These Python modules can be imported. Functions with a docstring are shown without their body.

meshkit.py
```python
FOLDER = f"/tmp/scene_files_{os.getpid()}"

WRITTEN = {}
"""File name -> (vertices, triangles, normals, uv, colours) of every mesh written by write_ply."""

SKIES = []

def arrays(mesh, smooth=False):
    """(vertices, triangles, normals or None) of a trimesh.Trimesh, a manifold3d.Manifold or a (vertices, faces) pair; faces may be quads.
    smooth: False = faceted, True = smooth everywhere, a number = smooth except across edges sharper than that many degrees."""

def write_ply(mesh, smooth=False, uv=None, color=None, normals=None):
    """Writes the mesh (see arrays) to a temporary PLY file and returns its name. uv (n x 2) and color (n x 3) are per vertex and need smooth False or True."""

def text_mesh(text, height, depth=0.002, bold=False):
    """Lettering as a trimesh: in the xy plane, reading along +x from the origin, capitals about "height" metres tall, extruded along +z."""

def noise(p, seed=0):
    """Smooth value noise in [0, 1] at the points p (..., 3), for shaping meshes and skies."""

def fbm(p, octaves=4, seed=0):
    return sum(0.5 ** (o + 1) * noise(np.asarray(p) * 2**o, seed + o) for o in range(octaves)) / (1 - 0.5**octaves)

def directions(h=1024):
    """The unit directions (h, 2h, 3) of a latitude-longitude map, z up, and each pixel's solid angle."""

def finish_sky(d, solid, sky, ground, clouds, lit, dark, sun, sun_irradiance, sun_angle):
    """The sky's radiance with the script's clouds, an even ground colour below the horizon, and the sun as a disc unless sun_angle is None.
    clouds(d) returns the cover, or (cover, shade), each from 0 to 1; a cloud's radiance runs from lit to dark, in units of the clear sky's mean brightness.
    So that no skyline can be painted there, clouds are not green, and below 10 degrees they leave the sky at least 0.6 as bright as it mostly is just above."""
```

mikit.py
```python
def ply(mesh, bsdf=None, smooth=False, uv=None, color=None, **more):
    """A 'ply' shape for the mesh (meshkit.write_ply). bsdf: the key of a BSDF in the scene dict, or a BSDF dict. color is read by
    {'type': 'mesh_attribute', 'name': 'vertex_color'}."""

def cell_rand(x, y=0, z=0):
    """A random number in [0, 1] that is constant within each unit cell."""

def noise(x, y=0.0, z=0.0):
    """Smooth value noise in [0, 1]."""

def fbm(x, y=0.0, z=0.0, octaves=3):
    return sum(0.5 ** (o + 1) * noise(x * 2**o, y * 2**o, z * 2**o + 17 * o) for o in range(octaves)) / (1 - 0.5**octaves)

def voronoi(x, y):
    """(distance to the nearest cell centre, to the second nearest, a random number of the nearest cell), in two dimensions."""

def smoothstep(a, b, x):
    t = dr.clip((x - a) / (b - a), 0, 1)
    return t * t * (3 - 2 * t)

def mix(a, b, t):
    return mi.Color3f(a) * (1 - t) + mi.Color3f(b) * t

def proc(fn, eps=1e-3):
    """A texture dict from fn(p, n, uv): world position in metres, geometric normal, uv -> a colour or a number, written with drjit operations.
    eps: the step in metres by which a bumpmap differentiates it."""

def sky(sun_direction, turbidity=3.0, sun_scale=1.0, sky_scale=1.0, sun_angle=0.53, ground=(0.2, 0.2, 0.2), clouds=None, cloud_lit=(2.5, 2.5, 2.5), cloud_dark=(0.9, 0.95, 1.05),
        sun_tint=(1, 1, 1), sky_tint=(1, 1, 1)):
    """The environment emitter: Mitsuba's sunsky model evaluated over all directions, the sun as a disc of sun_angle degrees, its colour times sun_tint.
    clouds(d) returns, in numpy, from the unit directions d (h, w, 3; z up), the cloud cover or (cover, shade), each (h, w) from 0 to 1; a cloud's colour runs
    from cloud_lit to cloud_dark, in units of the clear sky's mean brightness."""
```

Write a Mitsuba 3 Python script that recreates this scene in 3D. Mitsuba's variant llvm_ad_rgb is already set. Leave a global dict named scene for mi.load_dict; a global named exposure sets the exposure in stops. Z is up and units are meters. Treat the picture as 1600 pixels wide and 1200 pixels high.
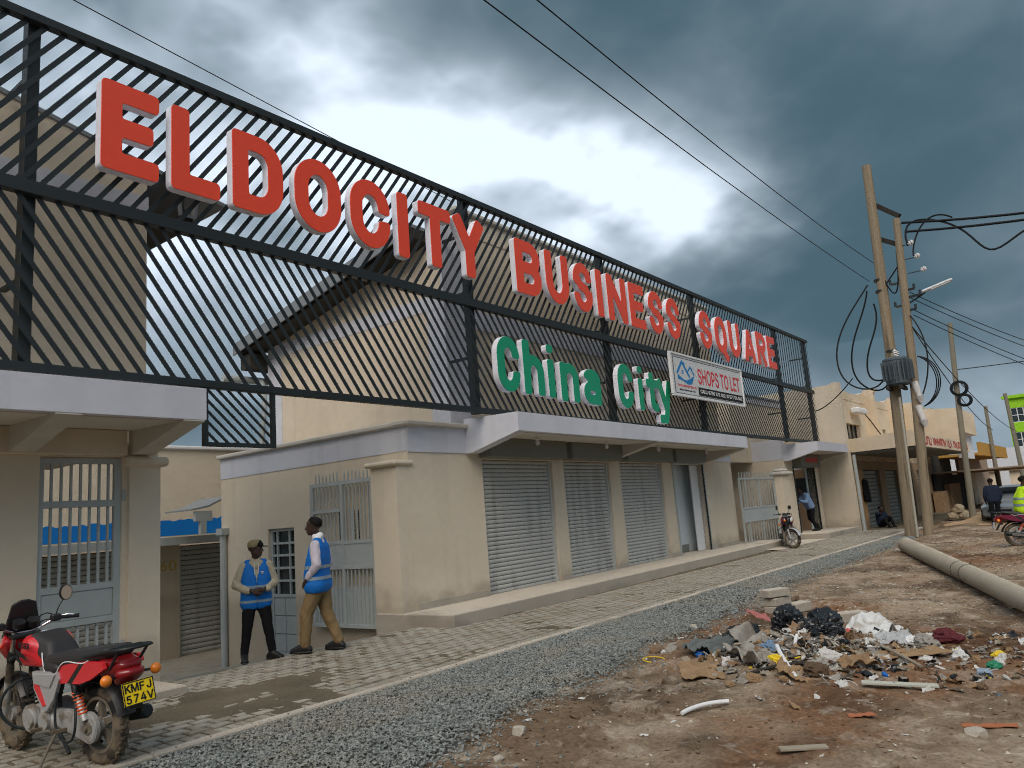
import math, random
import numpy as np, trimesh, manifold3d, shapely
import mitsuba as mi, drjit as dr, mikit, meshkit
from shapely.geometry import Polygon, LineString, Point, MultiPolygon, box as sbox
from shapely.ops import unary_union
from mikit import proc, noise, fbm, cell_rand, smoothstep, mix, voronoi
random.seed(7); RNG = np.random.default_rng(7)
scene, labels, _count = {}, {}, {}

# ---------------------------------------------------------------- camera, sky, exposure
CAM = np.array([0.0, 0.0, 1.65])
F_PX, YAW, PITCH, ROLL = 1196.34, math.radians(37.298), math.radians(9.772), math.radians(-4.358)
FW = np.array([math.cos(YAW) * math.cos(PITCH), math.sin(YAW) * math.cos(PITCH), math.sin(PITCH)])
RT = np.cross(FW, [0, 0, 1]); RT /= np.linalg.norm(RT)
UP = np.cross(RT, FW)
RT, UP = math.cos(ROLL) * RT + math.sin(ROLL) * UP, -math.sin(ROLL) * RT + math.cos(ROLL) * UP
scene['camera'] = {'type': 'perspective', 'fov': math.degrees(2 * math.atan(800 / F_PX)), 'fov_axis': 'x', 'near_clip': 0.05, 'far_clip': 3000.0,
                   'to_world': mi.ScalarTransform4f().look_at(origin=CAM.tolist(), target=(CAM + FW).tolist(), up=UP.tolist())}


def _dir(az, el):
    a, e = math.radians(az), math.radians(el)
    return np.array([math.cos(a) * math.cos(e), math.sin(a) * math.cos(e), math.sin(e)])


def storm_clouds(d):
    """A closed storm sky: slate banks torn open to a bright break over the square."""
    el = np.degrees(np.arcsin(np.clip(d[..., 2], -1, 1))); az = np.degrees(np.arctan2(d[..., 1], d[..., 0]))
    p = d * np.array([1.0, 1.0, 1.3])
    w = np.stack([meshkit.fbm(p * 2.6 + o, 4, k) - .5 for k, o in ((1, 3.1), (2, 9.7), (5, .3))], -1)
    n = meshkit.fbm(p * 3.0 + w * .5 + 5, 6, 11) - .5                       # banks
    n2 = meshkit.fbm(p * 9.0 + w * .8, 5, 23) - .5                         # torn edges
    puff = np.abs(meshkit.fbm(p * 5.2 + w * .9 + n2[..., None] * .25 + 2, 5, 37) - .5)           # billows
    da0, de0 = w[..., 0] * 26 + n2 * 9, w[..., 1] * 15 + n2 * 6

    def lobe(a0, e0, wa, we):
        da = (az + da0 - a0 + 180) % 360 - 180
        return np.exp(-((da / wa) ** 2 + ((el + de0 - e0) / we) ** 2))
    v = .33 + .80 * lobe(33, 28.5, 11, 5.2) + .60 * lobe(46, 29.5, 8, 4.8) + .34 * lobe(25, 23.5, 6, 3.5) + .44 * lobe(60, 24, 15, 6) + .30 * lobe(40, 17, 18, 5)
    v += .26 * lobe(66, 36, 20, 11) + .14 * lobe(85, 24, 30, 14) + .10 * lobe(52, 12, 14, 6) + .12 * lobe(5, 8, 14, 3.0)
    v -= .27 * lobe(9, 26, 14, 11) + .30 * lobe(15, 14, 12, 3.6) + .18 * lobe(22, 36, 14, 6) + .30 * lobe(40, 41.5, 18, 4.5)
    v = .31 + (v - .31) * np.where(v > .31, np.clip(.86 + n2 * 1.5 - (puff - .1) * 1.6, .35, 1.15), 1.0)      # the break itself is torn
    behind = np.clip(-(d[..., 0] * .9 + d[..., 1] * .35) + .25, 0, 1) * np.clip((el - 14) / 16, 0, 1)       # the storm front ends behind the photographer
    v = v + .85 * behind + n * .54 + n2 * (.20 + .40 * np.clip(v - .3, 0, .5)) - (puff - .12) * .62
    return np.ones(el.shape), 1 - np.clip(v, 0, 1.02) ** 1.75 * .97


scene['sky'] = mikit.sky(_dir(207, 43), turbidity=4, sun_scale=0.2, sun_tint=(.93, .98, 1.10), sky_scale=1.0, sun_angle=36, clouds=storm_clouds,
                         cloud_lit=(1.32, 1.50, 1.72), cloud_dark=(.108, .200, .258), ground=(.2, .17, .13))
exposure = 2.75

# ---------------------------------------------------------------- materials
def rgb(c): return {'type': 'rgb', 'value': [float(x) for x in c]}


def mat(name, base, rough=.7, spec=.35, metal=0.0, bump=None, bump_scale=1.0, **more):
    name = 'mat_' + name
    b = {'type': 'principled', 'base_color': proc(base) if callable(base) else rgb(base), 'roughness': proc(rough) if callable(rough) else rough, 'specular': spec, 'metallic': metal, **more}
    if bump is not None:
        b = {'type': 'bumpmap', 'arbitrary': proc(bump, 2e-3), 'scale': bump_scale, 'bsdf': b}
    scene[name] = {'type': 'twosided', 'bsdf': b}
    return name


def wall_colour(a, b, foot):
    A, B, G = mi.Color3f(*a), mi.Color3f(*b), mi.Color3f(.22, .18, .13)
    def fn(p, n, uv):
        t = fbm(p.x * .7 + 3, p.y * .7, p.z * .9, 3)
        g = noise(p.x * 9, p.y * 9, p.z * 9)
        streak = smoothstep(.58, .8, noise(p.x * 6.0, p.y * 6.0, p.z * .35)) * .05
        splash = smoothstep(.42, .0, p.z - .22 + (fbm(p.x * 3.1, p.y * 3.1, p.z * 3, 3) - .5) * .5) * foot
        c = mix(A, B, smoothstep(.3, .75, t)) * (.975 + .05 * g) * (1 - streak)
        return mix(c, G, splash)
    return fn


def plaster_bump(p, n, uv):
    return (fbm(p.x * 4, p.y * 4, p.z * 4, 3) * .004 + noise(p.x * 90, p.y * 90, p.z * 90) * .0007)


BEIGE = mat('wall_beige', wall_colour((.655, .57, .445), (.615, .53, .41), .45), .85, .2, bump=plaster_bump)
GREY = mat('paint_grey', wall_colour((.60, .61, .66), (.55, .56, .61), 0.0), .75, .25, bump=plaster_bump)
CREAM = mat('wall_cream', wall_colour((.68, .565, .42), (.60, .49, .35), .35), .85, .2)
WHITE = mat('paint_white', (.72, .72, .72), .55)


def concrete_col(p, n, uv):
    t = fbm(p.x * 2.3, p.y * 2.3, p.z * 2.3, 4)
    g = noise(p.x * 70, p.y * 70, p.z * 70)
    stain = smoothstep(.55, .75, fbm(p.x * 1.1 + 20, p.y * 1.4, p.z * 2, 3))
    return mix(mi.Color3f(.34, .30, .245), mi.Color3f(.43, .385, .32), t) * (.88 + .24 * g) * (1 - .25 * stain)


def rough_bump(p, n, uv): return fbm(p.x * 25, p.y * 25, p.z * 25, 3) * .004
CONCRETE = mat('concrete', concrete_col, .9, .2, bump=rough_bump)


def paver_col(k):
    tone = (.84, .94, 1.03, 1.12)[k]
    def fn(p, n, uv):
        big = fbm(p.x * .9 + 7, p.y * .9, 0.0, 3)
        g = noise(p.x * 60, p.y * 60, p.z * 60)
        s = smoothstep(.45, .7, fbm(p.x * 5 + 3 * k, p.y * 5, 2.0, 3))
        c = mix(mi.Color3f(.25, .23, .19), mi.Color3f(.31, .288, .24), big) * tone * (.86 + .26 * g)
        return mix(c, mi.Color3f(.19, .15, .10), s * .45)
    return fn
PAVER = [mat(f'paver_tone_{k}', paver_col(k), .9, .15, bump=rough_bump) for k in range(3)]


def soil_col(p, n, uv):
    a = fbm(p.x * .55 + 1, p.y * .75, 0.0, 4); b = fbm(p.x * 3.4, p.y * 3.4, 4.0, 5); h = fbm(p.x * 11, p.y * 11, 7.0, 4)
    g = noise(p.x * 45, p.y * 45, 1.0); f = noise(p.x * 160, p.y * 160, 3.0)
    c = mix(mi.Color3f(.140, .097, .063), mi.Color3f(.265, .205, .145), smoothstep(.36, .66, a * .55 + b * .3 + h * .2))
    red = smoothstep(.47, .70, fbm(p.x * .5 + 31, p.y * .9 + 8, 0.0, 4) + (b - .5) * .35 + (h - .5) * .2)
    c = mix(c, mi.Color3f(.165, .083, .042), red * .75)
    damp = smoothstep(.52, .70, fbm(p.x * 1.3 + 50, p.y * 1.5, 2.0, 4) + (h - .5) * .3)
    c = c * (1 - .40 * damp)
    pale = smoothstep(.56, .70, b + (h - .5) * .4) * .22 + smoothstep(.66, .78, h) * .2
    return mix(c, mi.Color3f(.42, .37, .30), pale) * (.62 + .46 * g + .30 * f)


def soil_bump(p, n, uv): return fbm(p.x * 9, p.y * 9, p.z * 9, 4) * .025 + noise(p.x * 70, p.y * 70, 0.0) * .006
SOIL = mat('soil', soil_col, .95, .1, bump=soil_bump)


def mud_col(p, n, uv):
    a = fbm(p.x * 2, p.y * 2, 0.0, 4); g = noise(p.x * 80, p.y * 80, 0.0)
    return mix(mi.Color3f(.070, .058, .040), mi.Color3f(.135, .113, .078), a) * (.8 + .4 * g)
MUD = mat('mud', mud_col, .9, .15, bump=soil_bump, bump_scale=.35)


def gravel_col(p, n, uv):
    r = cell_rand(p.x * 38, p.y * 38, p.z * 20); g = noise(p.x * 130, p.y * 130, p.z * 130)
    dust = smoothstep(.5, .75, fbm(p.x * 1.2 + 4, p.y * 1.6, 0.0, 3))
    c = mix(mi.Color3f(.092, .105, .098), mi.Color3f(.31, .322, .302), r) * (.75 + .5 * g)
    return mix(c, mi.Color3f(.30, .25, .18), dust * .30)
GRAVEL = mat('gravel_stone', gravel_col, .85, .25)
GRAVELBED = mat('gravel_bed', (.085, .09, .085), .95, .1)


def timber_col(p, n, uv):
    a = noise(p.x * 30, p.y * 30, p.z * .7); b = fbm(p.x * 60, p.y * 60, p.z * 2.2, 3); k = smoothstep(.62, .8, noise(p.x * 9, p.y * 9, p.z * .5 + 4))
    return mix(mi.Color3f(.19, .15, .10), mi.Color3f(.36, .29, .20), a * .5 + b * .5) * (1 - .45 * k)
TIMBER = mat('pole_timber', timber_col, .85, .2, bump=lambda p, n, uv: fbm(p.x * 40, p.y * 40, p.z * 1.2, 3) * .01)

BLACKSTEEL = mat('black_steel', (.013, .018, .019), .48, .45)
GATE = mat('gate_grey', wall_colour((.40, .43, .42), (.35, .385, .38), 0.0), .5, .45)
SHUTTER = mat('shutter_grey', lambda p, n, uv: mix(mi.Color3f(.42, .425, .405), mi.Color3f(.48, .485, .46), fbm(p.x * 1.5, p.y, p.z * 2, 3)) * (1 - .2 * smoothstep(.6, .8, noise(p.x * 7, p.y, p.z * .6))), .5, .4)
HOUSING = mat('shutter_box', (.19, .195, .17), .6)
SOFFIT = mat('soffit_grey', wall_colour((.56, .53, .47), (.51, .48, .42), 0.0), .85, .2)
RED = mat('letter_red', (.84, .068, .022), .35, .5)
RETURN = mat('letter_side', (.80, .80, .88), .4, .45)
GREEN = mat('letter_green', (.0, .29, .14), .35, .5)
BLUE = mat('vest_blue', (.008, .145, .50), .65, .25)
BLUEPAINT = mat('paint_blue', (.005, .165, .52), .6, .3)
ROOF = mat('roof_sheet', (.20, .215, .225), .5, .5)
DARK = mat('dark_void', (.018, .018, .016), .8)
DARKTIMBER = mat('eave_timber', (.035, .032, .026), .8)
RUBBER = mat('rubber', lambda p, n, uv: mix(mi.Color3f(.018, .018, .018), mi.Color3f(.16, .125, .085), smoothstep(.42, .75, fbm(p.x * 9, p.y * 9, p.z * 9, 3) + .18 - .25 * p.z)), .85, .2)
BLACKPLASTIC = mat('black_plastic', (.014, .014, .015), .42, .5)
SEATVINYL = mat('seat_vinyl', (.028, .027, .028), .55, .4)
BIKERED = mat('bike_red', (.62, .018, .028), .18, .6, clearcoat=.7)
CHROME = mat('chrome', (.75, .75, .76), .16, .5, 1.0)
ALU = mat('cast_aluminium', lambda p, n, uv: mix(mi.Color3f(.42, .415, .40), mi.Color3f(.24, .20, .15), smoothstep(.5, .8, fbm(p.x * 14, p.y * 14, p.z * 14, 3))), .5, .5, .35)
SILVER = mat('silver_paint', (.43, .43, .44), .3, .5, .3)
MUDDY = mat('muddy_metal', (.15, .125, .095), .8)
AMBER = mat('amber_lens', (.80, .22, .02), .15, .6)
REDLENS = mat('red_lens', (.22, .008, .01), .2, .6)
PLATE = mat('plate_yellow', (.85, .60, .01), .45)
INK = mat('black_ink', (.012, .012, .012), .6)
GOLD = mat('gold_paint', (.60, .42, .12), .4, .5)
LENS = mat('clear_lens', (.7, .72, .72), .1, .6)
MIRROR = mat('mirror_glass', (.75, .77, .78), .06, .5, .9)
ORANGE = mat('orange_spring', (.70, .09, .02), .5)
SKIN = mat('skin_dark', (.052, .029, .019), .5, .4)
HAIR = mat('hair_black', (.008, .007, .006), .8, .2)
LAVENDER = mat('shirt_lavender', lambda p, n, uv: mix(mi.Color3f(.56, .52, .58), mi.Color3f(.46, .42, .48), fbm(p.x * 12, p.y * 12, p.z * 8, 3)), .8, .2, bump=lambda p, n, uv: fbm(p.x * 16, p.y * 16, p.z * 10, 3) * .02)
HOODIE = mat('hoodie_cream', lambda p, n, uv: mix(mi.Color3f(.50, .45, .33), mi.Color3f(.40, .35, .25), fbm(p.x * 12, p.y * 12, p.z * 8, 3)), .9, .1, bump=lambda p, n, uv: fbm(p.x * 14, p.y * 14, p.z * 9, 3) * .02)
KHAKI = mat('khaki_cotton', lambda p, n, uv: mix(mi.Color3f(.24, .165, .085), mi.Color3f(.18, .12, .06), fbm(p.x * 10, p.y * 10, p.z * 4, 3)), .9, .1, bump=lambda p, n, uv: fbm(p.x * 12, p.y * 12, p.z * 6, 3) * .03)
BLACKCLOTH = mat('black_cloth', (.012, .012, .014), .9, .1, bump=lambda p, n, uv: fbm(p.x * 12, p.y * 12, p.z * 6, 3) * .02)
SHOE = mat('black_leather', (.012, .012, .012), .5, .4)
REFLECT = mat('reflective_tape', (.22, .29, .35), .4, .5)
LIGHTBLUE = mat('shirt_lightblue', (.24, .36, .58), .85, .2)
HIVIS = mat('hivis_yellow', (.52, .80, .02), .7, .2)
NAVY = mat('navy_cloth', (.02, .028, .05), .9, .1)
CAPKHAKI = mat('cap_khaki', (.26, .21, .12), .9, .1)
PORCELAIN = mat('porcelain', (.62, .60, .58), .3, .5)
CABLE = mat('cable_black', (.010, .012, .014), .6, .3)
TRANSFORMER = mat('transformer_grey', (.085, .11, .125), .5, .4)
BAGBLACK = mat('bag_black', (.012, .014, .016), .28, .5)
SACKWHITE = mat('sack_white', lambda p, n, uv: mix(mi.Color3f(.62, .62, .60), mi.Color3f(.40, .36, .30), smoothstep(.5, .8, fbm(p.x * 6, p.y * 6, p.z * 6, 3))), .6, .3)
SHEETGREY = mat('sheet_grey', lambda p, n, uv: mix(mi.Color3f(.36, .34, .30), mi.Color3f(.20, .18, .15), fbm(p.x * 7, p.y * 7, p.z * 7, 3)), .8, .2)
CARDBOARD = mat('cardboard', lambda p, n, uv: mix(mi.Color3f(.34, .23, .13), mi.Color3f(.22, .14, .08), fbm(p.x * 9, p.y * 9, p.z * 9, 3)), .9, .1)
WOODGREY = mat('wood_grey', lambda p, n, uv: mix(mi.Color3f(.36, .32, .25), mi.Color3f(.24, .20, .15), fbm(p.x * 14, p.y * 14, p.z * 14, 3)), .85, .15)
PLASTICCLEAR = mat('film_grey', (.42, .42, .41), .25, .5)
YELLOWP = mat('plastic_yellow', (.70, .50, .02), .4, .4)
BLUEP = mat('plastic_blue', (.02, .13, .42), .4, .4)
GREENP = mat('plastic_green', (.02, .20, .10), .35, .4)
PINKRED = mat('paper_red', (.50, .10, .09), .7, .2)
CEMENTPIPE = mat('cement_pole', lambda p, n, uv: mix(mi.Color3f(.37, .335, .27), mi.Color3f(.27, .235, .18), fbm(p.x * 1.3, p.y * 3, p.z * 6, 4)) * (.9 + .2 * noise(p.x * 40, p.y * 40, p.z * 40)), .9, .15, bump=rough_bump)
SAND = mat('sand_pile', lambda p, n, uv: mix(mi.Color3f(.40, .29, .18), mi.Color3f(.30, .20, .12), fbm(p.x * 3, p.y * 3, p.z * 3, 4)), .95, .1)
LIME = mat('paint_lime', (.30, .62, .02), .7)
OCHRE = mat('paint_ochre', (.42, .23, .05), .75)
YELLOWPAINT = mat('paint_yellow', (.62, .43, .03), .7)
GLASSDARK = mat('window_dark', (.03, .04, .045), .08, .6)
PALEWALL = mat('wall_pale', (.62, .63, .66), .8)
TILEROOF = mat('rust_roof', (.30, .22, .16), .8)
CARPAINT = mat('car_silver', (.30, .33, .35), .2, .6, .4, clearcoat=.6)
LEAF = mat('leaf_green', (.02, .065, .018), .6, .3)
DOORWHITE = mat('door_panel', (.58, .63, .64), .5)
ROOMGREY = mat('room_wall', (.55, .60, .58), .8)
REDTEXT = mat('red_print', (.42, .06, .05), .6)
DOORWOOD = mat('door_tan', (.36, .24, .15), .6)

# ---------------------------------------------------------------- helpers
def numbered(key):
    n = _count.get(key, 0); _count[key] = n + 1
    return key if n == 0 else f'{key}_{n:03d}'


def thing(name, label, cat, group=None):
    key = numbered(name); labels[key] = {'label': label, 'category': cat}
    if group: labels[key]['group'] = group
    return key


XF = [np.eye(4)]
def add(name, mesh, m, parent=None, smooth=False, label=None, cat=None, group=None, kind=None, T=None, join=False):
    """One mesh = one entry; with a parent, its key starts with the parent's key and two underscores."""
    if isinstance(mesh, (list, tuple)):
        if parent and kind != 'stuff' and not join and len(mesh) > 1:
            return [add(name, q, m, parent, smooth, label if i == 0 else None, T=T) for i, q in enumerate(mesh)][0]
        mesh = trimesh.util.concatenate([as_tri(x) for x in mesh])
    key = numbered(f'{parent}__{name}' if parent else name)
    mesh = as_tri(mesh)
    M = XF[0] if T is None else XF[0] @ T
    if not np.allclose(M, np.eye(4)): mesh = mesh.copy(); mesh.apply_transform(M)
    scene[key] = mikit.ply(mesh, m, smooth=smooth)
    d = {}
    if label: d['label'] = label
    if cat: d['category'] = cat
    if group: d['group'] = group
    if kind: d['kind'] = kind
    if d: labels[key] = d
    return key


def again(name, shape, parent, M, m=None):
    """A copy of a shape dict under another key and matrix."""
    key = numbered(f'{parent}__{name}' if parent else name)
    scene[key] = {**shape, 'to_world': mi.ScalarTransform4f((XF[0] @ M).tolist())}
    if m: scene[key]['bsdf'] = {'type': 'ref', 'id': m}
    return key


def as_tri(m):
    if isinstance(m, trimesh.Trimesh): return m
    q = m.to_mesh()
    return trimesh.Trimesh(np.array(q.vert_properties[:, :3]), np.array(q.tri_verts), process=False)


def move(x=0, y=0, z=0, rz=0, ry=0, rx=0, s=1.0):
    cx, sx, cy, sy, cz, sz = math.cos(rx), math.sin(rx), math.cos(ry), math.sin(ry), math.cos(rz), math.sin(rz)
    R = np.array([[cz, -sz, 0], [sz, cz, 0], [0, 0, 1]]) @ np.array([[cy, 0, sy], [0, 1, 0], [-sy, 0, cy]]) @ np.array([[1, 0, 0], [0, cx, -sx], [0, sx, cx]])
    M = np.eye(4); M[:3, :3] = R * np.asarray(s); M[:3, 3] = [x, y, z]
    return M


def tf(mesh, M):
    m = as_tri(mesh).copy(); m.apply_transform(M); return m


def box(x0, x1, y0, y1, z0, z1, b=0.0):
    if b <= 0:
        m = trimesh.creation.box((x1 - x0, y1 - y0, z1 - z0))
    else:
        h = np.array([x1 - x0, y1 - y0, z1 - z0]) / 2; b = min(b, h.min() * .9); v = []
        for s in np.ndindex(2, 2, 2):
            c = (np.array(s) * 2 - 1) * h
            for k in range(3):
                q = c - np.sign(c) * b; q[k] = c[k]; v.append(q)
        m = trimesh.convex.convex_hull(np.array(v))
    m.apply_translation([(x0 + x1) / 2, (y0 + y1) / 2, (z0 + z1) / 2])
    return m


def polys(g): return [p for p in getattr(g, 'geoms', [g]) if p.geom_type == 'Polygon' and p.area > 1e-9]


def ext(poly, h):
    if not hasattr(poly, 'geom_type'): poly = Polygon(poly)
    return trimesh.util.concatenate([trimesh.creation.extrude_polygon(p, h, engine='earcut') for p in polys(poly)])


ROT_XZ = np.array([[1, 0, 0, 0], [0, 0, -1, 0], [0, 1, 0, 0], [0, 0, 0, 1.0]])
ROT_YZ = np.array([[0, 0, 1, 0], [1, 0, 0, 0], [0, 1, 0, 0], [0, 0, 0, 1.0]])
def wall_xz(poly, y0, y1):
    """The outline (x, z) as a slab from y0 to y1."""
    m = ext(poly, y1 - y0); m.apply_transform(ROT_XZ); m.apply_translation([0, y1, 0]); return m


def wall_yz(poly, x0, x1):
    """The outline (y, z) as a slab from x0 to x1."""
    m = ext(poly, x1 - x0); m.apply_transform(ROT_YZ); m.apply_translation([x0, 0, 0]); return m


def rect(x0, x1, y0, y1): return sbox(x0, y0, x1, y1)


def tube(points, radii, sides=8, cap=True):
    p = np.asarray(points, float); n = len(p)
    r = np.broadcast_to(np.asarray(radii, float), (n,))
    t = np.gradient(p, axis=0); t /= np.linalg.norm(t, axis=1, keepdims=True) + 1e-12
    a = np.cross(t[0], [0, 0, 1.0] if abs(t[0][2]) < .9 else [1.0, 0, 0]); a /= np.linalg.norm(a); A = []
    for k in range(n):
        a = a - t[k] * (a @ t[k]); a /= np.linalg.norm(a) + 1e-12; A.append(a)
    A = np.array(A); B = np.cross(t, A); ang = np.arange(sides) * 2 * np.pi / sides
    v = (p[:, None] + r[:, None, None] * (np.cos(ang)[None, :, None] * A[:, None] + np.sin(ang)[None, :, None] * B[:, None])).reshape(-1, 3)
    f = []
    for i in range(n - 1):
        for j in range(sides):
            q = (i * sides + j, i * sides + (j + 1) % sides, (i + 1) * sides + (j + 1) % sides, (i + 1) * sides + j)
            f += [(q[0], q[1], q[2]), (q[0], q[2], q[3])]
    if cap:
        v = np.vstack([v, p[:1], p[-1:]]); c0, c1 = len(v) - 2, len(v) - 1
        for j in range(sides):
            f += [(c0, (j + 1) % sides, j), (c1, (n - 1) * sides + j, (n - 1) * sides + (j + 1) % sides)]
    return trimesh.Trimesh(v, np.array(f), process=False)


def bar(a, b, w, h=None, up=(0, 0, 1)):
    """A square bar from a to b."""
    a, b = np.asarray(a, float), np.asarray(b, float); d = b - a; L = np.linalg.norm(d); d /= L
    s = np.cross(d, up)
    if np.linalg.norm(s) < 1e-6: s = np.cross(d, [0, 1.0, 0])
    s /= np.linalg.norm(s); u = np.cross(s, d)
    m = trimesh.creation.box((L, w, h or w)); M = np.eye(4); M[:3, 0], M[:3, 1], M[:3, 2], M[:3, 3] = d, s, u, (a + b) / 2
    if np.linalg.det(M[:3, :3]) < 0: M[:3, 1] *= -1
    m.apply_transform(M); return m


def lathe(profile, n=24): return trimesh.creation.revolve(np.asarray(profile, float), sections=n)


def sag(a, b, drop, n=14):
    a, b = np.asarray(a, float), np.asarray(b, float); t = np.linspace(0, 1, n)[:, None]
    p = a * (1 - t) + b * t; p[:, 2] -= drop * 4 * (t * (1 - t))[:, 0]; return p


def spline(pts, n=24):
    from scipy.interpolate import CubicSpline
    p = np.asarray(pts, float); s = np.r_[0, np.cumsum(np.linalg.norm(np.diff(p, axis=0), axis=1))]
    return CubicSpline(s, p)(np.linspace(0, s[-1], n))


def ball(p, r, n=16): return manifold3d.Manifold.sphere(float(r), n).translate([float(x) for x in p])


def bones(chains, extra=(), edge=.03, smooth_it=8, n=18):
    """One continuous surface from chains of (point, radius): each bone the hull of its two balls."""
    parts = list(extra)
    for ch in chains:
        for (a, ra), (b, rb) in zip(ch[:-1], ch[1:]):
            parts.append(manifold3d.Manifold.batch_hull([ball(a, ra, n), ball(b, rb, n)]))
    m = manifold3d.Manifold.batch_boolean(parts, manifold3d.OpType.Add)
    t = as_tri(m.refine_to_length(edge)); t.merge_vertices()
    if smooth_it: trimesh.smoothing.filter_taubin(t, lamb=.5, nu=.52, iterations=smooth_it)
    return t


def put(lettering, x, z, width, height, y, depth=.006):
    """text_mesh lettering as flat print standing on the plane y, facing the street."""
    m = meshkit.text_mesh(lettering, 1.0, depth, bold=True); b = m.bounds
    m.apply_translation([-b[0][0], -b[0][1], 0]); m.apply_scale([width / (b[1][0] - b[0][0]), height / (b[1][1] - b[0][1]), 1])
    m.apply_transform(ROT_XZ); m.apply_translation([x, y, z]); return m

# ---------------------------------------------------------------- ground, pavement, kerb, gravel
def n2(x, y, s, seed=0, o=4): return meshkit.fbm(np.stack([np.asarray(x, float) * s, np.asarray(y, float) * s, np.zeros_like(np.asarray(x, float))], -1), o, seed)


def grid_mesh(x, y, z):
    X, Y = np.meshgrid(x, y, indexing='ij'); Z = z(X, Y); nx, ny = X.shape
    v = np.stack([X, Y, Z], -1).reshape(-1, 3); i, j = np.meshgrid(np.arange(nx - 1), np.arange(ny - 1), indexing='ij')
    a = (i * ny + j).ravel(); q = np.stack([a, a + ny, a + ny + 1, a + 1], -1)
    return trimesh.Trimesh(v, np.vstack([q[:, [0, 1, 2]], q[:, [0, 2, 3]]]), process=False)


def gravel_edge(x): return 3.55 + 1.85 * (1 - np.exp(-(np.asarray(x, float) - 2) / 8.0)) + .45 * (n2(x, np.zeros_like(np.asarray(x, float)), .7, 3) - .5)


def pave_z(x, y):
    """The paved strip, and the ramp down into the alley between the two shop blocks."""
    x, y = np.asarray(x, float), np.asarray(y, float)
    inside = np.clip((x - 4.9) / .3, 0, 1) * np.clip((9.6 - x) / .2, 0, 1)
    return -np.clip(y - 9.25, 0, 6.1) * .168 * np.where(y > 9.25, np.maximum(inside, (y > 10)), 0)


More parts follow.
